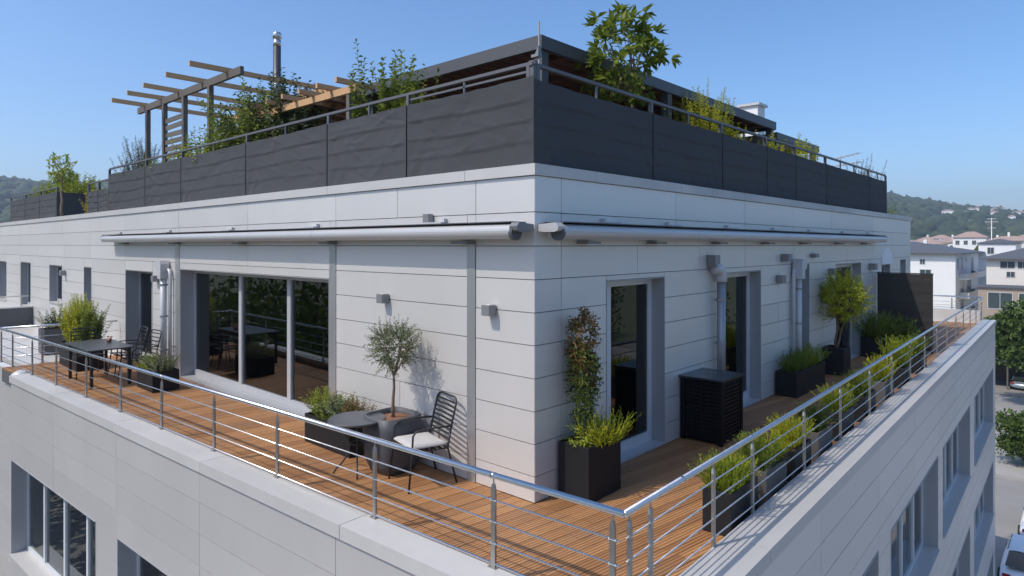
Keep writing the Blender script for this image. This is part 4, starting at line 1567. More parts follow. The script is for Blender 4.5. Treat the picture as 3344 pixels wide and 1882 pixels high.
tuft_plant('shrub', 'small bush on the roof end below the antenna mast', (-.5, 16.0, RZ + .25), .5, 1.0, .5, 40, .06, .03, .03, 'mid', .5, low=.66)


# ------------------------------------------------------------------ planters
def planter(label, fr, u0, u1, d0, d1, h, mat='pot', soil='soil', taper=0.0, group=None, z0=.004, lip=.02, name='planter'):
    t = thing(name, label, 'planter', fr.p((u0 + u1) / 2, (d0 + d1) / 2, z0), group)
    mb = MB()
    P = fr.p

    def ring(i, z):
        return [P(u0 + i, d0 + i, z), P(u1 - i, d0 + i, z), P(u1 - i, d1 - i, z), P(u0 + i, d1 - i, z)]
    rs = [ring(taper, z0), ring(0.0 if taper else 0, z0 + h), ring(lip, z0 + h), ring(lip + .004, z0 + h - .09)]
    v = sum(rs, [])
    f = [(0, 1, 2, 3)[::-1]]
    for k in range(3):
        for i in range(4):
            f.append((k * 4 + i, k * 4 + (i + 1) % 4, (k + 1) * 4 + (i + 1) % 4, (k + 1) * 4 + i))
    if fr.sgn < 0:
        f = [q[::-1] for q in f]
    mb.raw(v, f)
    o = mb.build('box', M[mat], t)
    bv = o.modifiers.new('bevel', 'BEVEL')
    bv.width = .006
    bv.segments = 2
    bv.limit_method = 'ANGLE'
    sb = MB()
    nn = 9
    vs_ = []
    for i in range(nn):
        for j in range(nn):
            a, b = i / (nn - 1), j / (nn - 1)
            vs_.append(P(u0 + lip + (u1 - u0 - 2 * lip) * a, d0 + lip + (d1 - d0 - 2 * lip) * b, z0 + h - .05 + .018 * math.sin(i * 2.1 + j * 1.3) + random.uniform(-.006, .006)))
    fs = [(i * nn + j, (i + 1) * nn + j, (i + 1) * nn + j + 1, i * nn + j + 1) for i in range(nn - 1) for j in range(nn - 1)]
    if fr.sgn < 0:
        fs = [q[::-1] for q in fs]
    sb.raw(vs_, fs)
    sb.build('soil', M[soil], t)
    return t


WORLD = Frame((0, 0, 0), 0.0, 1)
# by the sunlit wall
planter('long black planter with mixed herbs right of the sliding door', FL, 2.62, 3.70, .10, .50, .38)
tuft_plant('herb_plant', 'yellow green feathery herb at the left of the long black planter', (-3.45, -.30, .36), .36, .28, .40, 60, .05, .016, .016, 'lime', .6)
tuft_plant('herb_plant', 'pale green leafy herb in the middle of the long black planter', (-3.12, -.30, .36), .36, .28, .34, 60, .05, .024, .018, 'olive', .7)
tuft_plant('herb_plant', 'reddish tipped herb at the right end of the long black planter', (-2.78, -.28, .36), .28, .24, .36, 40, .05, .018, .018, 'red', .5)
tuft_plant('flower_plant', 'low white flowering plant spilling over the long planter edge', (-3.2, -.44, .36), .5, .1, .20, 30, .035, .02, .014, 'mid', .9)
# olive pot: square tub with curved sides
olx, oly = -1.93, -.36
op = thing('olive_pot', 'large square grey tub with rounded sides holding the olive tree', 'planter', (olx, oly, .004))


def tub(ws, inner):
    v = []
    n = 24
    for (w, z) in ws:
        for k in range(n):
            a = 2 * PI * k / n
            c, s_ = math.cos(a), math.sin(a)
            q = (abs(c) ** 5 + abs(s_) ** 5) ** (-1 / 5)
            v.append((olx + q * c * w, oly + q * s_ * w, z))
    f = []
    for i in range(len(ws) - 1):
        for k in range(n):
            f.append((i * n + k, i * n + (k + 1) % n, (i + 1) * n + (k + 1) % n, (i + 1) * n + k))
    f.append(tuple(range(n))[::-1])
    return v, f


v, f = tub([(.21, .004), (.26, .12), (.285, .32), (.285, .50), (.275, .66), (.255, .66), (.25, .58)], False)
meshobj('tub', v, f, M['pot_grey'], op, True)
v, f = tub([(.252, .595), (.15, .615), (.02, .625)], True)
meshobj('bark_mulch', v, f, M['bark_chips'], op)
crown_tree('olive_tree', 'small clipped olive tree with grey green round crown in the tub', (olx + .02, oly, .61), .50, .019, (olx + .03, oly, 1.47), (.36, .36, .36), 400, .048, .015, .013, 'olive', cat='tree', lim=9, bark='bark', open_=.55)

# dining end
planter('black planter with heather beside the downpipe', FL, 8.3, 9.12, .42, .88, .37)
tuft_plant('heather_plant', 'pale heather in the black planter beside the downpipe', (-8.7, -.62, .34), .66, .34, .34, 90, .035, .014, .013, 'olive', .6)
tuft_plant('heather_plant', 'yellow green heather tips at the edge of the downpipe planter', (-8.85, -.75, .34), .4, .2, .30, 40, .035, .014, .013, 'lime', .7)
planter('black planter with a tall feathery shrub behind the dining table', FL, 11.6, 13.0, .75, 1.25, .5)
tuft_plant('tall_shrub', 'tall bright feathery shrub behind the dining table', (-12.45, -1.0, .45), .75, .36, 1.15, 130, .075, .026, .018, 'bright', .25, r=.008, low=.5)
tuft_plant('tall_shrub', 'dark green shrub mixed into the tall feathery one', (-12.0, -.95, .45), .5, .3, .95, 70, .08, .03, .022, 'mid', .3, low=.5)
planter('grey pot beyond the crossing rail', FL, 14.6, 15.2, .6, 1.2, .6, 'pot_grey')
tuft_plant('shrub', 'small dark leafy shrub beyond the crossing rail', (-14.9, -.9, .6), .5, .4, .55, 30, .07, .03, .025, 'dark', .6)

# corner planter with climber
planter('tall black planter at the penthouse corner with a climber', FR, .34, .94, .04, .44, .58)
tc_ = tuft_plant('climber', 'red tinged leafy climber growing up the corner wall from the tall planter', (.20, .56, .55), .16, .18, .85, 8, .03, .008, .1, 'mid', .16, bend=.1, r=.006)
for mt, zc, zr_, n_ in (('mid', 1.24, .33, 130), ('dark', 1.14, .32, 60), ('red', 1.55, .34, 170)):
    lv = Leaves()
    sb = MB()
    for k in range(n_):
        v = unitv(1)[0]
        c = np.array([.20, .58, zc]) + v * np.array([.075, .095, zr_])
        d = v + np.array([0, 0, -.2])
        shoot(lv, sb, c, d, .11, .09, .030, .020, bend=.5, lift=-.5, r=.003, open_=.8, start=.05)
    lv.build('foliage', L_[mt], tc_)
    tag(sb.build('stem', M['stem'], tc_), kind='stuff')
grass_plant('grass_tuft', 'bright yellow green tuft at the foot of the corner climber', (.34, .72, .53), .26, .40, .34, 150, 'bright', w=.016, spread=.9)
tuft_plant('flower_plant', 'small green and white flowering plant in the corner planter', (.24, .50, .53), .22, .22, .26, 16, .06, .02, .025, 'lime', .8)

# ------------------------------------------------------------------ air conditioner cover
ac = thing('slatted_cover', 'black slatted box covering the air conditioner against the wall', 'cover box', (.32, 3.42, .0))
ax0, ax1, ay0, ay1, ah = .02, .62, 3.08, 3.76, .88
for (x, y) in ((ax0, ay0), (ax1 - .06, ay0), (ax0, ay1 - .06), (ax1 - .06, ay1 - .06)):
    MB().box(x, y, .004, x + .06, y + .06, ah - .03).build('corner_post', M['black'], ac)
for i in range(15):
    z = .05 + i * .053
    MB().box(ax0 + .061, ay0 + .012, z, ax1 - .061, ay0 + .030, z + .040).build('slat', M['black'], ac)
    MB().box(ax1 - .030, ay0 + .061, z, ax1 - .012, ay1 - .061, z + .040).build('slat', M['black'], ac)
    MB().box(ax0 + .061, ay1 - .030, z, ax1 - .061, ay1 - .012, z + .040).build('slat', M['black'], ac)
MB().box(ax0 + .17, ay0 + .005, .05, ax0 + .20, ay0 + .0119, .84).build('front_strip', M['black'], ac)
MB().box(ax0 + .30, ay0 + .005, .05, ax0 + .34, ay0 + .0119, .84).build('front_strip', M['black'], ac)
MB().box(ax0 + .065, ay0 + .035, .02, ax1 - .035, ay1 - .035, ah - .05).build('unit', M['black'], ac)
lid = MB().box(ax0 - .01, ay0 - .02, ah - .029, ax1 + .02, ay1 + .02, ah).build('lid', M['black_top'], ac)

# side terrace planters against the wall
planter('low black planter with grasses against the shaded wall', FR, 6.56, 8.12, .03, .40, .43)
grass_plant('grass_clump', 'dark green spiky clump at the near end of the wall planter', (.21, 6.95, .40), .25, .6, .36, 170, 'mid', w=.011)
grass_plant('grass_clump', 'lighter green clump at the far end of the wall planter', (.21, 7.65, .40), .25, .7, .40, 170, 'lime', w=.011)
planter('square black planter holding the yellow ball tree', FR, 9.15, 9.65, .0 + .02, .44, .55)
crown_tree('ball_tree', 'yellow green ball shaped tree in the square black planter', (.23, 9.40, .50), .62, .024, (.40, 9.30, 1.60), (.56, .62, .60), 560, .066, .034, .018, 'bright', cat='tree', lim=9, forks=2)
planter('grey black tub with dark grasses before the divider', FR, 12.0, 13.1, .03, .46, .46)
grass_plant('grass_clump', 'dark grass clump with yellow blades before the black divider', (.25, 12.5, .43), .4, .9, .62, 240, 'mid', w=.014)
planter('black planter with a leafy shrub at the foot of the divider', FR, 12.5, 13.2, .55, 1.0, .40)
tuft_plant('leafy_shrub', 'upright leafy shrub at the right foot of the divider', (.78, 12.85, .38), .36, .5, .62, 40, .09, .035, .03, 'mid', .5)

# divider screen
dv = thing('divider_screen', 'tall black board divider standing across the side terrace', 'divider', (.6, 13.6, 0))
for x in (.03, .62, 1.19):
    MB().box(x, 13.60, .004, x + .05, 13.65, 1.95).build('post', M['screenblack'], dv)
for i in range(16):
    z = .06 + i * .118
    MB().box(.03, 13.570 + .006 * (i % 2), z, 1.24, 13.598, z + .1165).build('board', M['screenblack'], dv)
MB().box(.02, 13.568, 1.951, 1.25, 13.66, 1.972).build('top_rail', M['screenblack'], dv)

# row of planters along the side railing
rail_plants = [
    (1.95, .66, 'pot', 'first black planter inside the side railing, nearest the corner', .40),
    (2.85, .62, 'pot_stone', 'grey stone pot second along the side railing', .36),
    (3.75, .6, 'pot', 'third planter along the side railing, black', .36),
    (4.65, .6, 'pot_stone', 'fourth pot along the side railing, stone grey', .36),
    (5.75, .6, 'pot', 'fifth planter along the side railing, black', .38),
    (7.0, .7, 'pot', 'sixth planter along the side railing, black', .38),
    (8.4, .7, 'pot_stone', 'seventh pot along the side railing, stone grey', .38),
    (10.0, .7, 'pot', 'eighth planter along the side railing, black', .38),
    (11.8, .7, 'pot', 'ninth planter along the side railing, last before the divider', .38),
]
for (s, l, mt, lab, h) in rail_plants:
    planter(lab, TR, s, s + l, -.33, -.05, h, mt, group='planters along the side railing')


def at_rail(s, d, z):
    return tuple(TR.p(s, d, z))


gl_ = [
    (2.14, .30, 'lime', 'broad yellow green feathery grass in the nearest rail planter', .40, 300),
    (2.46, .20, 'bright', 'brighter golden grass at the far end of the nearest rail planter', .30, 190),
    (3.02, .24, 'mid', 'mid green feathery grass in the second rail pot', .40, 200),
    (3.34, .22, 'bright', 'golden grass leaning out of the second rail pot', .36, 190),
    (4.05, .34, 'bright', 'golden feathery grass in the third rail planter', .38, 230),
    (4.92, .30, 'dark', 'dark green grass in the fourth rail pot', .38, 210),
    (6.05, .34, 'lime', 'yellow green grass in the fifth rail planter', .42, 210),
    (7.35, .40, 'mid', 'green grass in the sixth rail planter', .44, 210),
    (8.75, .40, 'bright', 'tall yellow grass in the seventh rail pot', .48, 210),
    (10.35, .5, 'lime', 'tall yellow green grass in the eighth rail planter', .66, 260),
    (12.15, .45, 'mid', 'green grass in the last rail planter before the divider', .5, 210),
]
for (s, l, mt, lab, h, n_) in gl_:
    grass_plant('rail_grass', lab, at_rail(s, -.19, .33), .18, l * .75, h * .85, int(n_ * .85), mt, ang=R(1.66), w=.013, spread=.42, group='grasses along the side railing')
for k, (s, mt, lab) in enumerate([(2.3, 'mid', 'low creeping plant at the foot of the nearest rail grass'), (3.15, 'grey', 'grey low creeper in the second rail pot'), (5.05, 'gold', 'small withered golden plant in the fourth rail pot'), (6.2, 'mid', 'low green creeper in the fifth rail planter')]):
    tuft_plant('creeper', lab, at_rail(s, -.19, .33), .22, .5, .12, 40, .035, .02, .014, mt, 1.2, ang=R(1.66))

# ------------------------------------------------------------------ bistro table and chair
tb = thing('bistro_table', 'small round dark metal bistro table near the railing', 'table', (-2.16, -.70, 0))
tx, ty, tz = -2.16, -.70, .62
MB().lathe([(.0, -.012), (.325, -.012), (.335, -.004), (.335, .008), (.328, .014), (0, .014)], (tx, ty, tz), 40).build('table_top', M['tabletop'], tb, False)
for k in range(4):
    a = PI / 4 + k * PI / 2 + .2
    c, s_ = math.cos(a), math.sin(a)
    prof = [(.20, tz - .012), (.195, .52), (.11, .42), (.075, .33), (.10, .22), (.17, .12), (.24, .05), (.27, .004)]
    MB().tube([(tx + c * r, ty + s_ * r, z) for r, z in prof], .010, 7).build('leg', M['furn'], tb, True)
MB().tube([(tx + .082 * math.cos(t), ty + .082 * math.sin(t), .34) for t in np.linspace(0, 2 * PI, 20)], .007, 6, False).build('leg_ring', M['furn'], tb, True)
MB().tube([(tx + .19 * math.cos(t), ty + .19 * math.sin(t), tz - .03) for t in np.linspace(0, 2 * PI, 26)], .007, 6, False).build('apron_ring', M['furn'], tb, True)


def arm_chair(label, x, y, ang, name='garden_chair', group=None, slats=9):
    """metal armchair facing local -y"""
    t = thing(name, label, 'chair', (x, y, 0), group)
    M4 = Matrix.Translation((x, y, 0)) @ Matrix.Rotation(ang, 4, 'Z')

    def q(p):
        return M4 @ Vector(p)
    W_, Dp = .25, .24
    for s in (-1, 1):
        MB().tube([q((s * (W_ + .02), -Dp - .05, .004)), q((s * W_, -Dp, .43)), q((s * W_, -Dp + .01, .60)), q((s * W_, -Dp + .05, .645)), q((s * W_, .05, .655)), q((s * (W_ - .01), .26, .64))], .0115, 8).build('arm_leg', M['furn'], t, True)
        MB().tube([q((s * (W_ + .01), .30, .004)), q((s * (W_ - .01), .20, .40)), q((s * (W_ - .015), .235, .60))], .0115, 8).build('rear_leg', M['furn'], t, True)
    back = [q((-W_ + .02, .20, .40)), q((-W_ + .02, .255, .66)), q((-W_ + .02, .31, .88)), q((-W_ + .05, .325, .925)), q((-W_ + .10, .33, .94)), q((W_ - .10, .33, .94)), q((W_ - .05, .325, .925)), q((W_ - .02, .31, .88)), q((W_ - .02, .255, .66)), q((W_ - .02, .20, .40))]
    MB().tube(back, .0125, 8, False).build('back_frame', M['furn'], t, True)
    for i in range(slats):
        f_ = i / (slats - 1)
        z = .50 + f_ * .38
        yy = .222 + (z - .5) * .235
        MB().bar(q((-W_ + .02, yy, z)), q((W_ - .02, yy, z)), .008, .020).build('back_slat', M['furn'], t)
    MB().tube([q((-W_, -Dp, .425)), q((W_, -Dp, .425)), q((W_ - .01, .20, .405)), q((-W_ + .01, .20, .405)), q((-W_, -Dp, .425))], .011, 7, False).build('seat_frame', M['furn'], t, True)
    for i in range(6):
        yy = -Dp + .05 + i * .075
        MB().bar(q((-W_, yy, .428 - i * .003)), q((W_, yy, .428 - i * .003)), .04, .008).build('seat_slat', M['furn'], t)
    return t, M4


ch, chM = arm_chair('dark metal slatted armchair with a pale cushion near the wall', -1.36, -.37, R(-14))
cv = []
cf = []
N_ = 14
for top in (0, 1):
    for i in range(N_ + 1):
        for j in range(N_ + 1):
            a, b = i / N_ * 2 - 1, j / N_ * 2 - 1
            e = max(0, 1 - max(abs(a), abs(b)) ** 6)
            z = .440 + (.022 + .030 * e ** .5 if top else .006 - .006 * e)
            z += .22 * -.0 + (b * -.006)
            sx = .238 * (1 - .03 * abs(b) ** 4)
            cv.append(chM @ Vector((a * sx, -.025 + b * .225, z)))
n1 = (N_ + 1) ** 2
for i in range(N_):
    for j in range(N_):
        k = i * (N_ + 1) + j
        cf.append((n1 + k, n1 + k + N_ + 1, n1 + k + N_ + 2, n1 + k + 1))
        cf.append((k, k + 1, k + N_ + 2, k + N_ + 1))
bd = [i * (N_ + 1) for i in range(N_ + 1)] + [N_ * (N_ + 1) + j for j in range(1, N_ + 1)] + [i * (N_ + 1) + N_ for i in range(N_ - 1, -1, -1)] + [j for j in range(N_ - 1, 0, -1)]
for i in range(len(bd)):
    a, b = bd[i], bd[(i + 1) % len(bd)]
    cf.append((a, b, n1 + b, n1 + a))
tag(meshobj('seat_cushion', cv, cf, M['cushion'], None, True), 'light grey square seat cushion on the metal armchair', 'cushion')

# ------------------------------------------------------------------ dining table with chairs at the left end
dt = thing('dining_table', 'dark rectangular outdoor dining table at the left end of the terrace', 'table', (-10.2, -1.2, 0))
MB().box(-11.0, -1.60, .70, -9.42, -.82, .725).build('table_top', M['tabletop'], dt)
for (x, y) in ((-10.95, -1.55), (-9.52, -1.55), (-10.95, -.92), (-9.52, -.92)):
    MB().box(x, y, .004, x + .05, y + .05, .699).build('leg', M['furn'], dt)
MB().box(-10.89, -1.53, .62, -9.53, -1.51, .698).build('apron', M['furn'], dt)
MB().box(-10.89, -.905, .62, -9.53, -.885, .698).build('apron', M['furn'], dt)
arm_chair('dark metal dining chair on the wall side, nearer the sliding door', -9.85, -.60, R(5), 'dining_chair', 'dining chairs', 6)
arm_chair('dark metal dining chair on the wall side, farther from the sliding door', -10.65, -.58, R(-4), 'dining_chair', 'dining chairs', 6)
arm_chair('dark metal dining chair pushed under the far end of the table', -11.0, -1.2, R(90), 'dining_chair', 'dining chairs', 6)
fp = thing('dry_flowers', 'small bunch of orange dried flowers on the dining table', 'flowers', (-10.35, -1.0, .725))
mb = MB()
for k in range(14):
    v = unitv(1)[0]
    mb.lathe([(.0, -.02), (.02, -.008), (.022, .006), (.0, .018)], (-10.35 + v[0] * .05, -1.0 + v[1] * .05, .80 + v[2] * .06), 6)
mb.build('blossom', M['terracotta'], fp)
MB().lathe([(.035, 0), (.045, .03), (.03, .06)], (-10.35, -1.0, .7255), 12).build('vase', M['pot_grey'], fp)

# grey parapet with rail further left
pw = thing('parapet_wall', 'dark grey panelled parapet wall beyond the crossing rail', 'wall', (-22, -1.5, 0))
MB().box(-22.15, -4.3, -.01, -21.95, -.005, .60).build('panel_face', M['anthracite'], pw)
MB().box(-22.18, -4.3, .601, -21.92, -.005, .64).build('cap', M['coping'], pw)
for i in range(4):
    y = -.3 - i * 1.2
    MB().tube([(-22.05, y, .64), (-22.05, y, .98)], .015, 6).build('post', M['steel_m'], pw)
MB().tube([(-22.05, -.1, .98), (-22.05, -4.3, .98)], .018, 8).build('handrail', M['steel'], pw, True)
hp = thing('rain_hopper', 'pale rain hopper with round cap at the end of the coping', 'hopper', (-11.6, -2.2, -.3))
c_ = WL.p(13.62, -.24, 0)
MB().lathe([(.10, -.55), (.10, -.12), (.2, -.04), (.2, 0), (.05, .02)], (c_.x, c_.y, .05), 18).build('hopper', M['pipe'], hp, True)
MB().lathe([(.19, 0), (.17, .05), (.1, .10), (0, .12)], (c_.x, c_.y, .055), 18).build('round_cap', M['pipe'], hp, True)

# ------------------------------------------------------------------ street side: trees, hedge, cars
leaf_mass('street_tree', 'full green tree standing beyond the corner of the building', 'tree', (1.3, 58.6, -4.9), (4.2, 3.2, 3.2), 24000, .40, 'tree', (1.3, 58.6, GZ), .22, clumps=34)
leaf_mass('street_tree', 'second green street tree right behind the first', 'tree', (7.5, 63, -5.0), (4, 3.5, 3.2), 9000, .45, 'tree', (7.5, 63, GZ), .22, clumps=24)
leaf_mass('round_hedge', 'rounded dense green bush on the kerbed island', 'bush', (2.3, 41.6, -8.5), (3.4, 2.0, 1.7), 18000, .24, 'tree', (2.3, 41.6, GZ + .13), .1, clumps=40)


def car(label, x, y, paint, L=4.3, W=1.75, H=1.46, ang=R(90), name='parked_car'):
    t = thing(name, label, 'car', (x, y, GZ), 'parked cars')
    M4 = Matrix.Translation((x, y, GZ)) @ Matrix.Rotation(ang, 4, 'Z')
    sec = [(-.50, .35, .62, .78), (-.47, .25, .80, .92), (-.30, .20, .92, .98), (-.10, .19, .95, 1.0), (.15, .19, .95, 1.0), (.36, .2, .92, .98), (.48, .25, .84, .92), (.50, .36, .66, .80)]
    V, F_ = [], []
    for (fx_, zb, zt, wf) in sec:
        w = W / 2 * wf
        V += [M4 @ Vector((fx_ * L, a, z)) for a, z in ((-w * .92, zb), (-w, (zb + zt) / 2), (-w * .96, zt), (w * .96, zt), (w, (zb + zt) / 2), (w * .92, zb))]
    n = 6
    for i in range(len(sec) - 1):
        for k in range(n):
            F_.append((i * n + k, i * n + (k + 1) % n, (i + 1) * n + (k + 1) % n, (i + 1) * n + k)[::-1])
    F_ += [tuple(range(n)), tuple((len(sec) - 1) * n + k for k in range(n))[::-1]]
    b = meshobj('body', V, F_, paint, t, True)
    m = b.modifiers.new('s', 'SUBSURF')
    m.levels = m.render_levels = 1
    cab = [(-.40, .92, .74), (-.29, 1.36, .66), (-.12, H, .64), (.06, H, .64), (.26, .93, .74)]
    # roof
    V = [M4 @ Vector((fx_ * L, s * W / 2 * wf, z + .012)) for fx_, z, wf in cab[1:4] for s in (-1, -.5, .5, 1)]
    V = [M4 @ Vector((fx_ * L, s * W / 2 * wf, z + (.03 if abs(s) < 1 else .0))) for fx_, z, wf in cab[1:4] for s in (-1, -.5, .5, 1)]
    F_ = [(i * 4 + k, (i + 1) * 4 + k, (i + 1) * 4 + k + 1, i * 4 + k + 1) for i in range(2) for k in range(3)]
    meshobj('roof', V, F_, paint, t, True)

    def gl(pts, nm):
        meshobj(nm, [M4 @ Vector(p) for p in pts], [tuple(range(len(pts)))], M['carglass'], t)
    e = W / 2
    gl([(cab[0][0] * L, -e * .72, .93), (cab[0][0] * L, e * .72, .93), (cab[1][0] * L, e * .62, 1.35), (cab[1][0] * L, -e * .62, 1.35)], 'rear_window')
    gl([(cab[4][0] * L, e * .72, .94), (cab[4][0] * L, -e * .72, .94), (cab[3][0] * L, -e * .62, H - .01), (cab[3][0] * L, e * .62, H - .01)], 'windscreen')
    for s in (-1, 1):
        p = [(cab[0][0] * L, s * e * .76, .93), (cab[4][0] * L, s * e * .76, .94), (cab[3][0] * L, s * e * .65, H - .02), (cab[2][0] * L, s * e * .65, H - .02), (cab[1][0] * L, s * e * .67, 1.34)]
        gl(p if s > 0 else p[::-1], 'side_window')
        for fx_ in (-.36, .03, .255):
            z1 = 1.3 if fx_ == -.36 else (H - .02 if fx_ == .03 else .95)
        for pa, pb_, pw_ in (((cab[4][0] * L, s * e * .775, .93), (cab[3][0] * L, s * e * .655, H), .06), ((cab[0][0] * L, s * e * .775, .92), (cab[1][0] * L, s * e * .665, 1.36), .07), ((-.06 * L, s * e * .79, .94), (-.07 * L, s * e * .66, H), .06)):
            MB().bar(M4 @ Vector(pa), M4 @ Vector(pb_), pw_, .045).build('pillar', paint, t)
        for fx_ in (-.31, .31):
            w = MB()
            w.tube([M4 @ Vector((fx_ * L, s * (e - .20), .32)), M4 @ Vector((fx_ * L, s * (e - .0), .32))], .32, 20)
            wo = w.build('wheel', M['rubber'], t, False)
            w = MB()
            w.tube([M4 @ Vector((fx_ * L, s * (e - .01), .32)), M4 @ Vector((fx_ * L, s * (e + .006), .32))], .2, 16)
            w.build('rim', M['rim'], wo)
        MB().bar(M4 @ Vector((-.497 * L, s * e * .5, .74)), M4 @ Vector((-.497 * L, s * e * .78, .74)), .03, .12).build('tail_lamp', M['lampred'], t)
    return t


car('white car parked at the building corner, roof nearest the terrace', 2.3, 26.3, M['carwhite'])
car('white car parked behind the nearest one with its glass facing us', 2.5, 31.4, M['carwhite'], H=1.55)
car('silver blue car standing in the shade under the carport', -.6, 67.4, M['carblue'], ang=R(80))
cp = thing('carport', 'low dark carport behind the street tree', 'carport', (-1, 68, GZ))
MB().box(-4.4, 69.6, GZ + .12, 4, 69.8, GZ + 2.4).build('rear_wall', M['wood_dk'], cp)
MB().box(-4.5, 65.2, GZ + 2.35, 4, 69.8, GZ + 2.55).build('roof', M['slate'], cp)
for x in (-4.4, -1.9, .9, 3.8):
    MB().box(x, 65.3, GZ + .12, x + .12, 65.42, GZ + 2.34).build('post', M['wood_dk'], cp)


# ------------------------------------------------------------------ houses behind
def hip_roof(name, x0, x1, y0, y1, z, h, over, mat, parent, inset=.4):
    a0, a1, b0, b1 = x0 - over, x1 + over, y0 - over, y1 + over
    w, d = a1 - a0, b1 - b0
    k = min(w, d) / 2 * .95
    if w > d:
        r0, r1 = (a0 + k, (b0 + b1) / 2), (a1 - k, (b0 + b1) / 2)
    else:
        r0, r1 = ((a0 + a1) / 2, b0 + k), ((a0 + a1) / 2, b1 - k)
    v = [(a0, b0, z), (a1, b0, z), (a1, b1, z), (a0, b1, z), (a0, b0, z + .18), (a1, b0, z + .18), (a1, b1, z + .18), (a0, b1, z + .18), (*r0, z + h), (*r1, z + h)]
    f = [(3, 2, 1, 0), (0, 1, 5, 4), (1, 2, 6, 5), (2, 3, 7, 6), (3, 0, 4, 7)]
    if w > d:
        f += [(4, 5, 9, 8), (5, 6, 9), (6, 7, 8, 9), (7, 4, 8)]
    else:
        f += [(4, 5, 8), (5, 6, 9, 8), (6, 7, 9), (7, 4, 8, 9)]
    return meshobj(name, v, f, mat, parent)


def house_win(parent, face, a, b, z0, z1, c, name='window'):
    """window on a face: '-y' plane y=c or '+x' plane x=c"""
    fr = Frame((0, c, 0), 0, -1) if face == '-y' else Frame((c, 0, 0), R(90), -1)
    mb = MB()
    fr.addbox(mb, a - .08, b + .08, .003, .06, z0 - .08, z0)
    fr.addbox(mb, a - .08, a, .003, .05, z0, z1 + .08)
    fr.addbox(mb, b, b + .08, .003, .05, z0, z1 + .08)
    fr.addbox(mb, a, b, .003, .05, z1, z1 + .08)
    fr.addbox(mb, (a + b) / 2 - .03, (a + b) / 2 + .03, .012, .05, z0, z1)
    w = mb.build(name, M['balcony'], parent)
    mb = MB()
    fr.addbox(mb, a, b, .003, .011, z0, z1)
    mb.build('pane', M['houseglass'], w)


def house(label, x0, x1, y0, y1, eave, rh, wall, wins, balc=(), roof='slate', over=.7, name='house', chims=(), group=None, base=GZ):
    t = thing(name, label, 'house', ((x0 + x1) / 2, (y0 + y1) / 2, base), group)
    MB().box(x0, y0, base, x1, y1, eave).build('wall', wall, t)
    rf_ = hip_roof('roof', x0, x1, y0, y1, eave + .002, rh, over, M[roof], t)
    for (cx_, cy_, ch_) in chims:
        MB().box(cx_ - .3, cy_ - .3, eave + .2, cx_ + .3, cy_ + .3, eave + ch_).build('chimney', M['white'], rf_)
    for w in wins:
        house_win(t, w[0], w[1], w[2], w[3], w[4], y0 if w[0] == '-y' else x1)
    for (face, a, b, z) in balc:
        fr = Frame((0, y0, 0), 0, -1) if face == '-y' else Frame((x1, 0, 0), R(90), -1)
        mb = MB()
        fr.addbox(mb, a, b, .004, 1.5, z - .2, z)
        bo = mb.build('balcony', wall, t)
        mb = MB()
        fr.addbox(mb, a, b, 1.42, 1.50, z + .001, z + .85)
        fr.addbox(mb, a, a + .06, .05, 1.41, z + .001, z + .85)
        fr.addbox(mb, b - .06, b, .05, 1.41, z + .001, z + .85)
        mb.build('balustrade', M['balcony'], bo)
        # greenery and chairs on the balcony
        mb = MB()
        fr.addbox(mb, a + (b - a) * .3, a + (b - a) * .3 + 1.0, .9, 1.4, z + .002, z + 1.15)
        mb.build('balcony_planting', M['wood_dk'], bo)
    return t


house('white apartment house with grey hipped roof and side balconies', -33, -14.4, 127.7, 155, 1.1, 2.2, M['white'],
      [('-y', -25.4, -21.9, -1.4, .7), ('-y', -19.6, -18.9, -.7, .1), ('-y', -19.6, -18.0, -3.1, -1.7), ('-y', -19.6, -18.0, -5.8, -4.4), ('-y', -19.6, -18.0, -8.6, -7.0), ('-y', -24, -22, -5.8, -4.4),
       ('+x', 129.5, 130.6, -1.6, .2), ('+x', 133.5, 135, -1.8, .3), ('+x', 138.5, 139.6, -.4, .4), ('+x', 145, 148, -2.9, .2), ('+x', 133, 136, -6.2, -3.9), ('+x', 140, 145, -6.2, -3.9), ('+x', 133, 136, -9.4, -7.2)],
      [('+x', 131, 154.6, -3.2), ('+x', 131, 154.6, -6.5), ('+x', 132, 154, -9.6)], over=1.0, chims=[(-27, 136, 2.9), (-22, 146, 2.6)])
house('cream apartment house with dark roof right of the white one', -9.6, 12, 123, 143, .35, 3.4, M['cream'],
      [('-y', -7.8, -6.0, -1.0, .0), ('-y', -5.6, -4.4, -1.0, .0), ('-y', -3.6, -1.4, -2.1, .1), ('-y', -7.0, -6.0, -2.4, -1.6), ('-y', -3.4, -1.0, -6.2, -3.2), ('-y', -.2, 1.8, -1.4, .1)],
      [('-y', -4.0, 3, -2.4)], chims=[(-3, 133, 4.4)], over=.9)
house('tan flat roofed annex in front of the cream house', -9.4, -2.6, 112, 117, -3.6, .35, M['tan'], [('-y', -8.2, -5.4, -6.6, -4.3), ('-y', -4.6, -3.2, -6.6, -4.3)], over=.3)
house('pink house at the right edge of the view', -2.2, 8, 111, 118, -1.4, 1.2, M['pink'], [('-y', -1.4, -.4, -4.0, -2.6)], roof='tile', over=.3)
house('tall white block with plain wall behind the cream house', -6.5, 8, 160, 172, 4.6, .3, M['white'], [('-y', -5, -4, 1.6, 2.8), ('-y', -2, -1, 1.6, 2.8)], roof='coping', over=.1)
house('white terrace house with attic storey behind the cream roof', -14.5, -8.5, 156, 168, 2.9, 1.0, M['white'], [('-y', -13, -12, .9, 2.1)], over=.3)
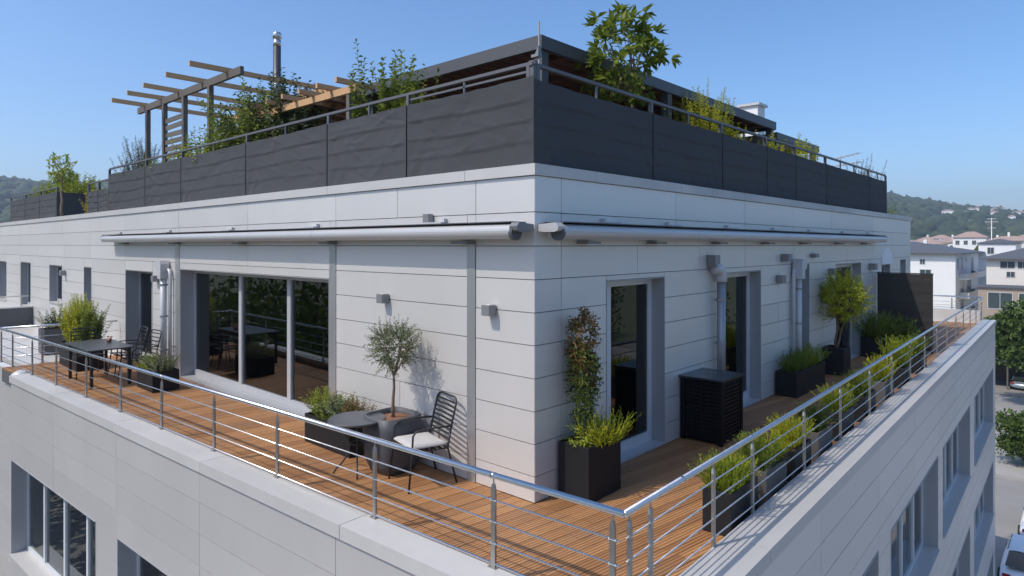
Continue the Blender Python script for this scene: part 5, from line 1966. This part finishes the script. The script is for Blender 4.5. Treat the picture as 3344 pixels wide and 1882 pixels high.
# the town behind, roof after roof
rs = random.Random(5)
ORD = ['first', 'second', 'third', 'fourth', 'fifth', 'sixth', 'seventh', 'eighth', 'ninth', 'tenth', 'eleventh', 'twelfth', 'thirteenth', 'fourteenth', 'fifteenth', 'sixteenth',
       'seventeenth', 'eighteenth', 'nineteenth', 'twentieth', 'twenty first', 'twenty second', 'twenty third', 'twenty fourth', 'twenty fifth', 'twenty sixth']
spots = sorted([(rs.uniform(93.4, 103.5), rs.uniform(255, 400)) for i in range(26)], reverse=True)
for i, (th, r) in enumerate(spots):
    th = R(th)
    x = 4 + r * math.cos(th)
    y = -5 + r * math.sin(th)
    w, d = rs.uniform(7, 13), rs.uniform(7, 12)
    e = rs.uniform(2.0, 5.4)
    cname = rs.choice(['white', 'white', 'cream', 'pink'])
    wins = [('-y', x - w / 2 + .8 + j * 2.4, x - w / 2 + 1.9 + j * 2.4, e - 2.4, e - 1.0) for j in range(int((w - 1) / 2.4))]
    house('%s town house with clay tiled roof below the hill, %s from the left' % (cname, ORD[i]), x - w / 2, x + w / 2, y - d / 2, y + d / 2, e, rs.uniform(1.4, 2.2), M[cname], wins, roof='tile', over=.4, name='town_house', group='town houses below the hill', chims=[(x, y, 2.9)] if i % 2 else ())
spots = sorted([(rs.uniform(93.5, 99.0), rs.uniform(900, 1380)) for i in range(24)], reverse=True)
for i, (th, r) in enumerate(spots):
    th = R(th)
    x = 4 + r * math.cos(th)
    y = -5 + r * math.sin(th)
    z = float(hill_h(np.array([x]), np.array([y]))[0])
    w, d = rs.uniform(5, 12), rs.uniform(5, 8)
    t = thing('hill_house', 'tiny white red roofed house on the wooded hillside, %s from the left' % ORD[i], 'house', (x, y, z), 'houses on the hillside')
    MB().box(x - w / 2, y - d / 2, z - 4, x + w / 2, y + d / 2, z + 8.5).build('wall', M['white'], t)
    hip_roof('roof', x - w / 2, x + w / 2, y - d / 2, y + d / 2, z + 8.51, 1.6, .4, M['tile'], t)
ms = thing('floodlight_mast', 'pale mast with cross bars rising over the town roofs', 'mast', (-14.9, 180.7, GZ))
MB().tube([(-14.9, 180.7, GZ), (-14.9, 180.7, 8.9)], .12, 8).build('pole', M['mast'], ms, True)
for z, l in ((8.7, .9), (8.0, 1.3), (6.6, .8)):
    MB().bar((-14.9 - l, 180.7, z), (-14.9 + l, 180.7, z), .16, .14).build('cross_bar', M['mast'], ms)
xs = RNG.uniform(-60, 20, 70)
ys = RNG.uniform(175, 345, 70)
ra = RNG.uniform(2.5, 4.5, 70)
crowns('town_trees', 'green tree crowns between the town roofs', np.stack([xs, ys, np.full(70, GZ + 7.0) + RNG.uniform(-3, 3, 70)], 1), ra, L_['tree'], 2)
leaf_mass('garden_shrub', 'green garden shrubs before the white apartment house', 'shrub', (-6.0, 66.5, -8.6), (4.5, 1.5, 1.6), 3000, .25, 'tree', clumps=22)
leaf_mass('garden_shrub', 'bright green shrub between the white and the cream house', 'shrub', (-4.6, 72.6, -6.3), (1.2, 1.2, 2.6), 1600, .22, 'mid', clumps=14)

# ------------------------------------------------------------------ haze
hz = MB().box(-3000, -3000, GZ - 2.5, 3000, 3000, 190).build('haze', bpy.data.materials.new('haze_air'))
hm = hz.data.materials[0]
hm.use_nodes = True
hn = hm.node_tree.nodes
for q in list(hn):
    if q.type != 'OUTPUT_MATERIAL':
        hn.remove(q)
pv_ = hn.new('ShaderNodeVolumePrincipled')
pv_.inputs['Color'].default_value = (0.72, 0.86, 1.0, 1)
pv_.inputs['Density'].default_value = 0.00040
pv_.inputs['Anisotropy'].default_value = 0.2
hm.node_tree.links.new(pv_.outputs[0], hn['Material Output'].inputs['Volume'])
tag(hz, kind='stuff')
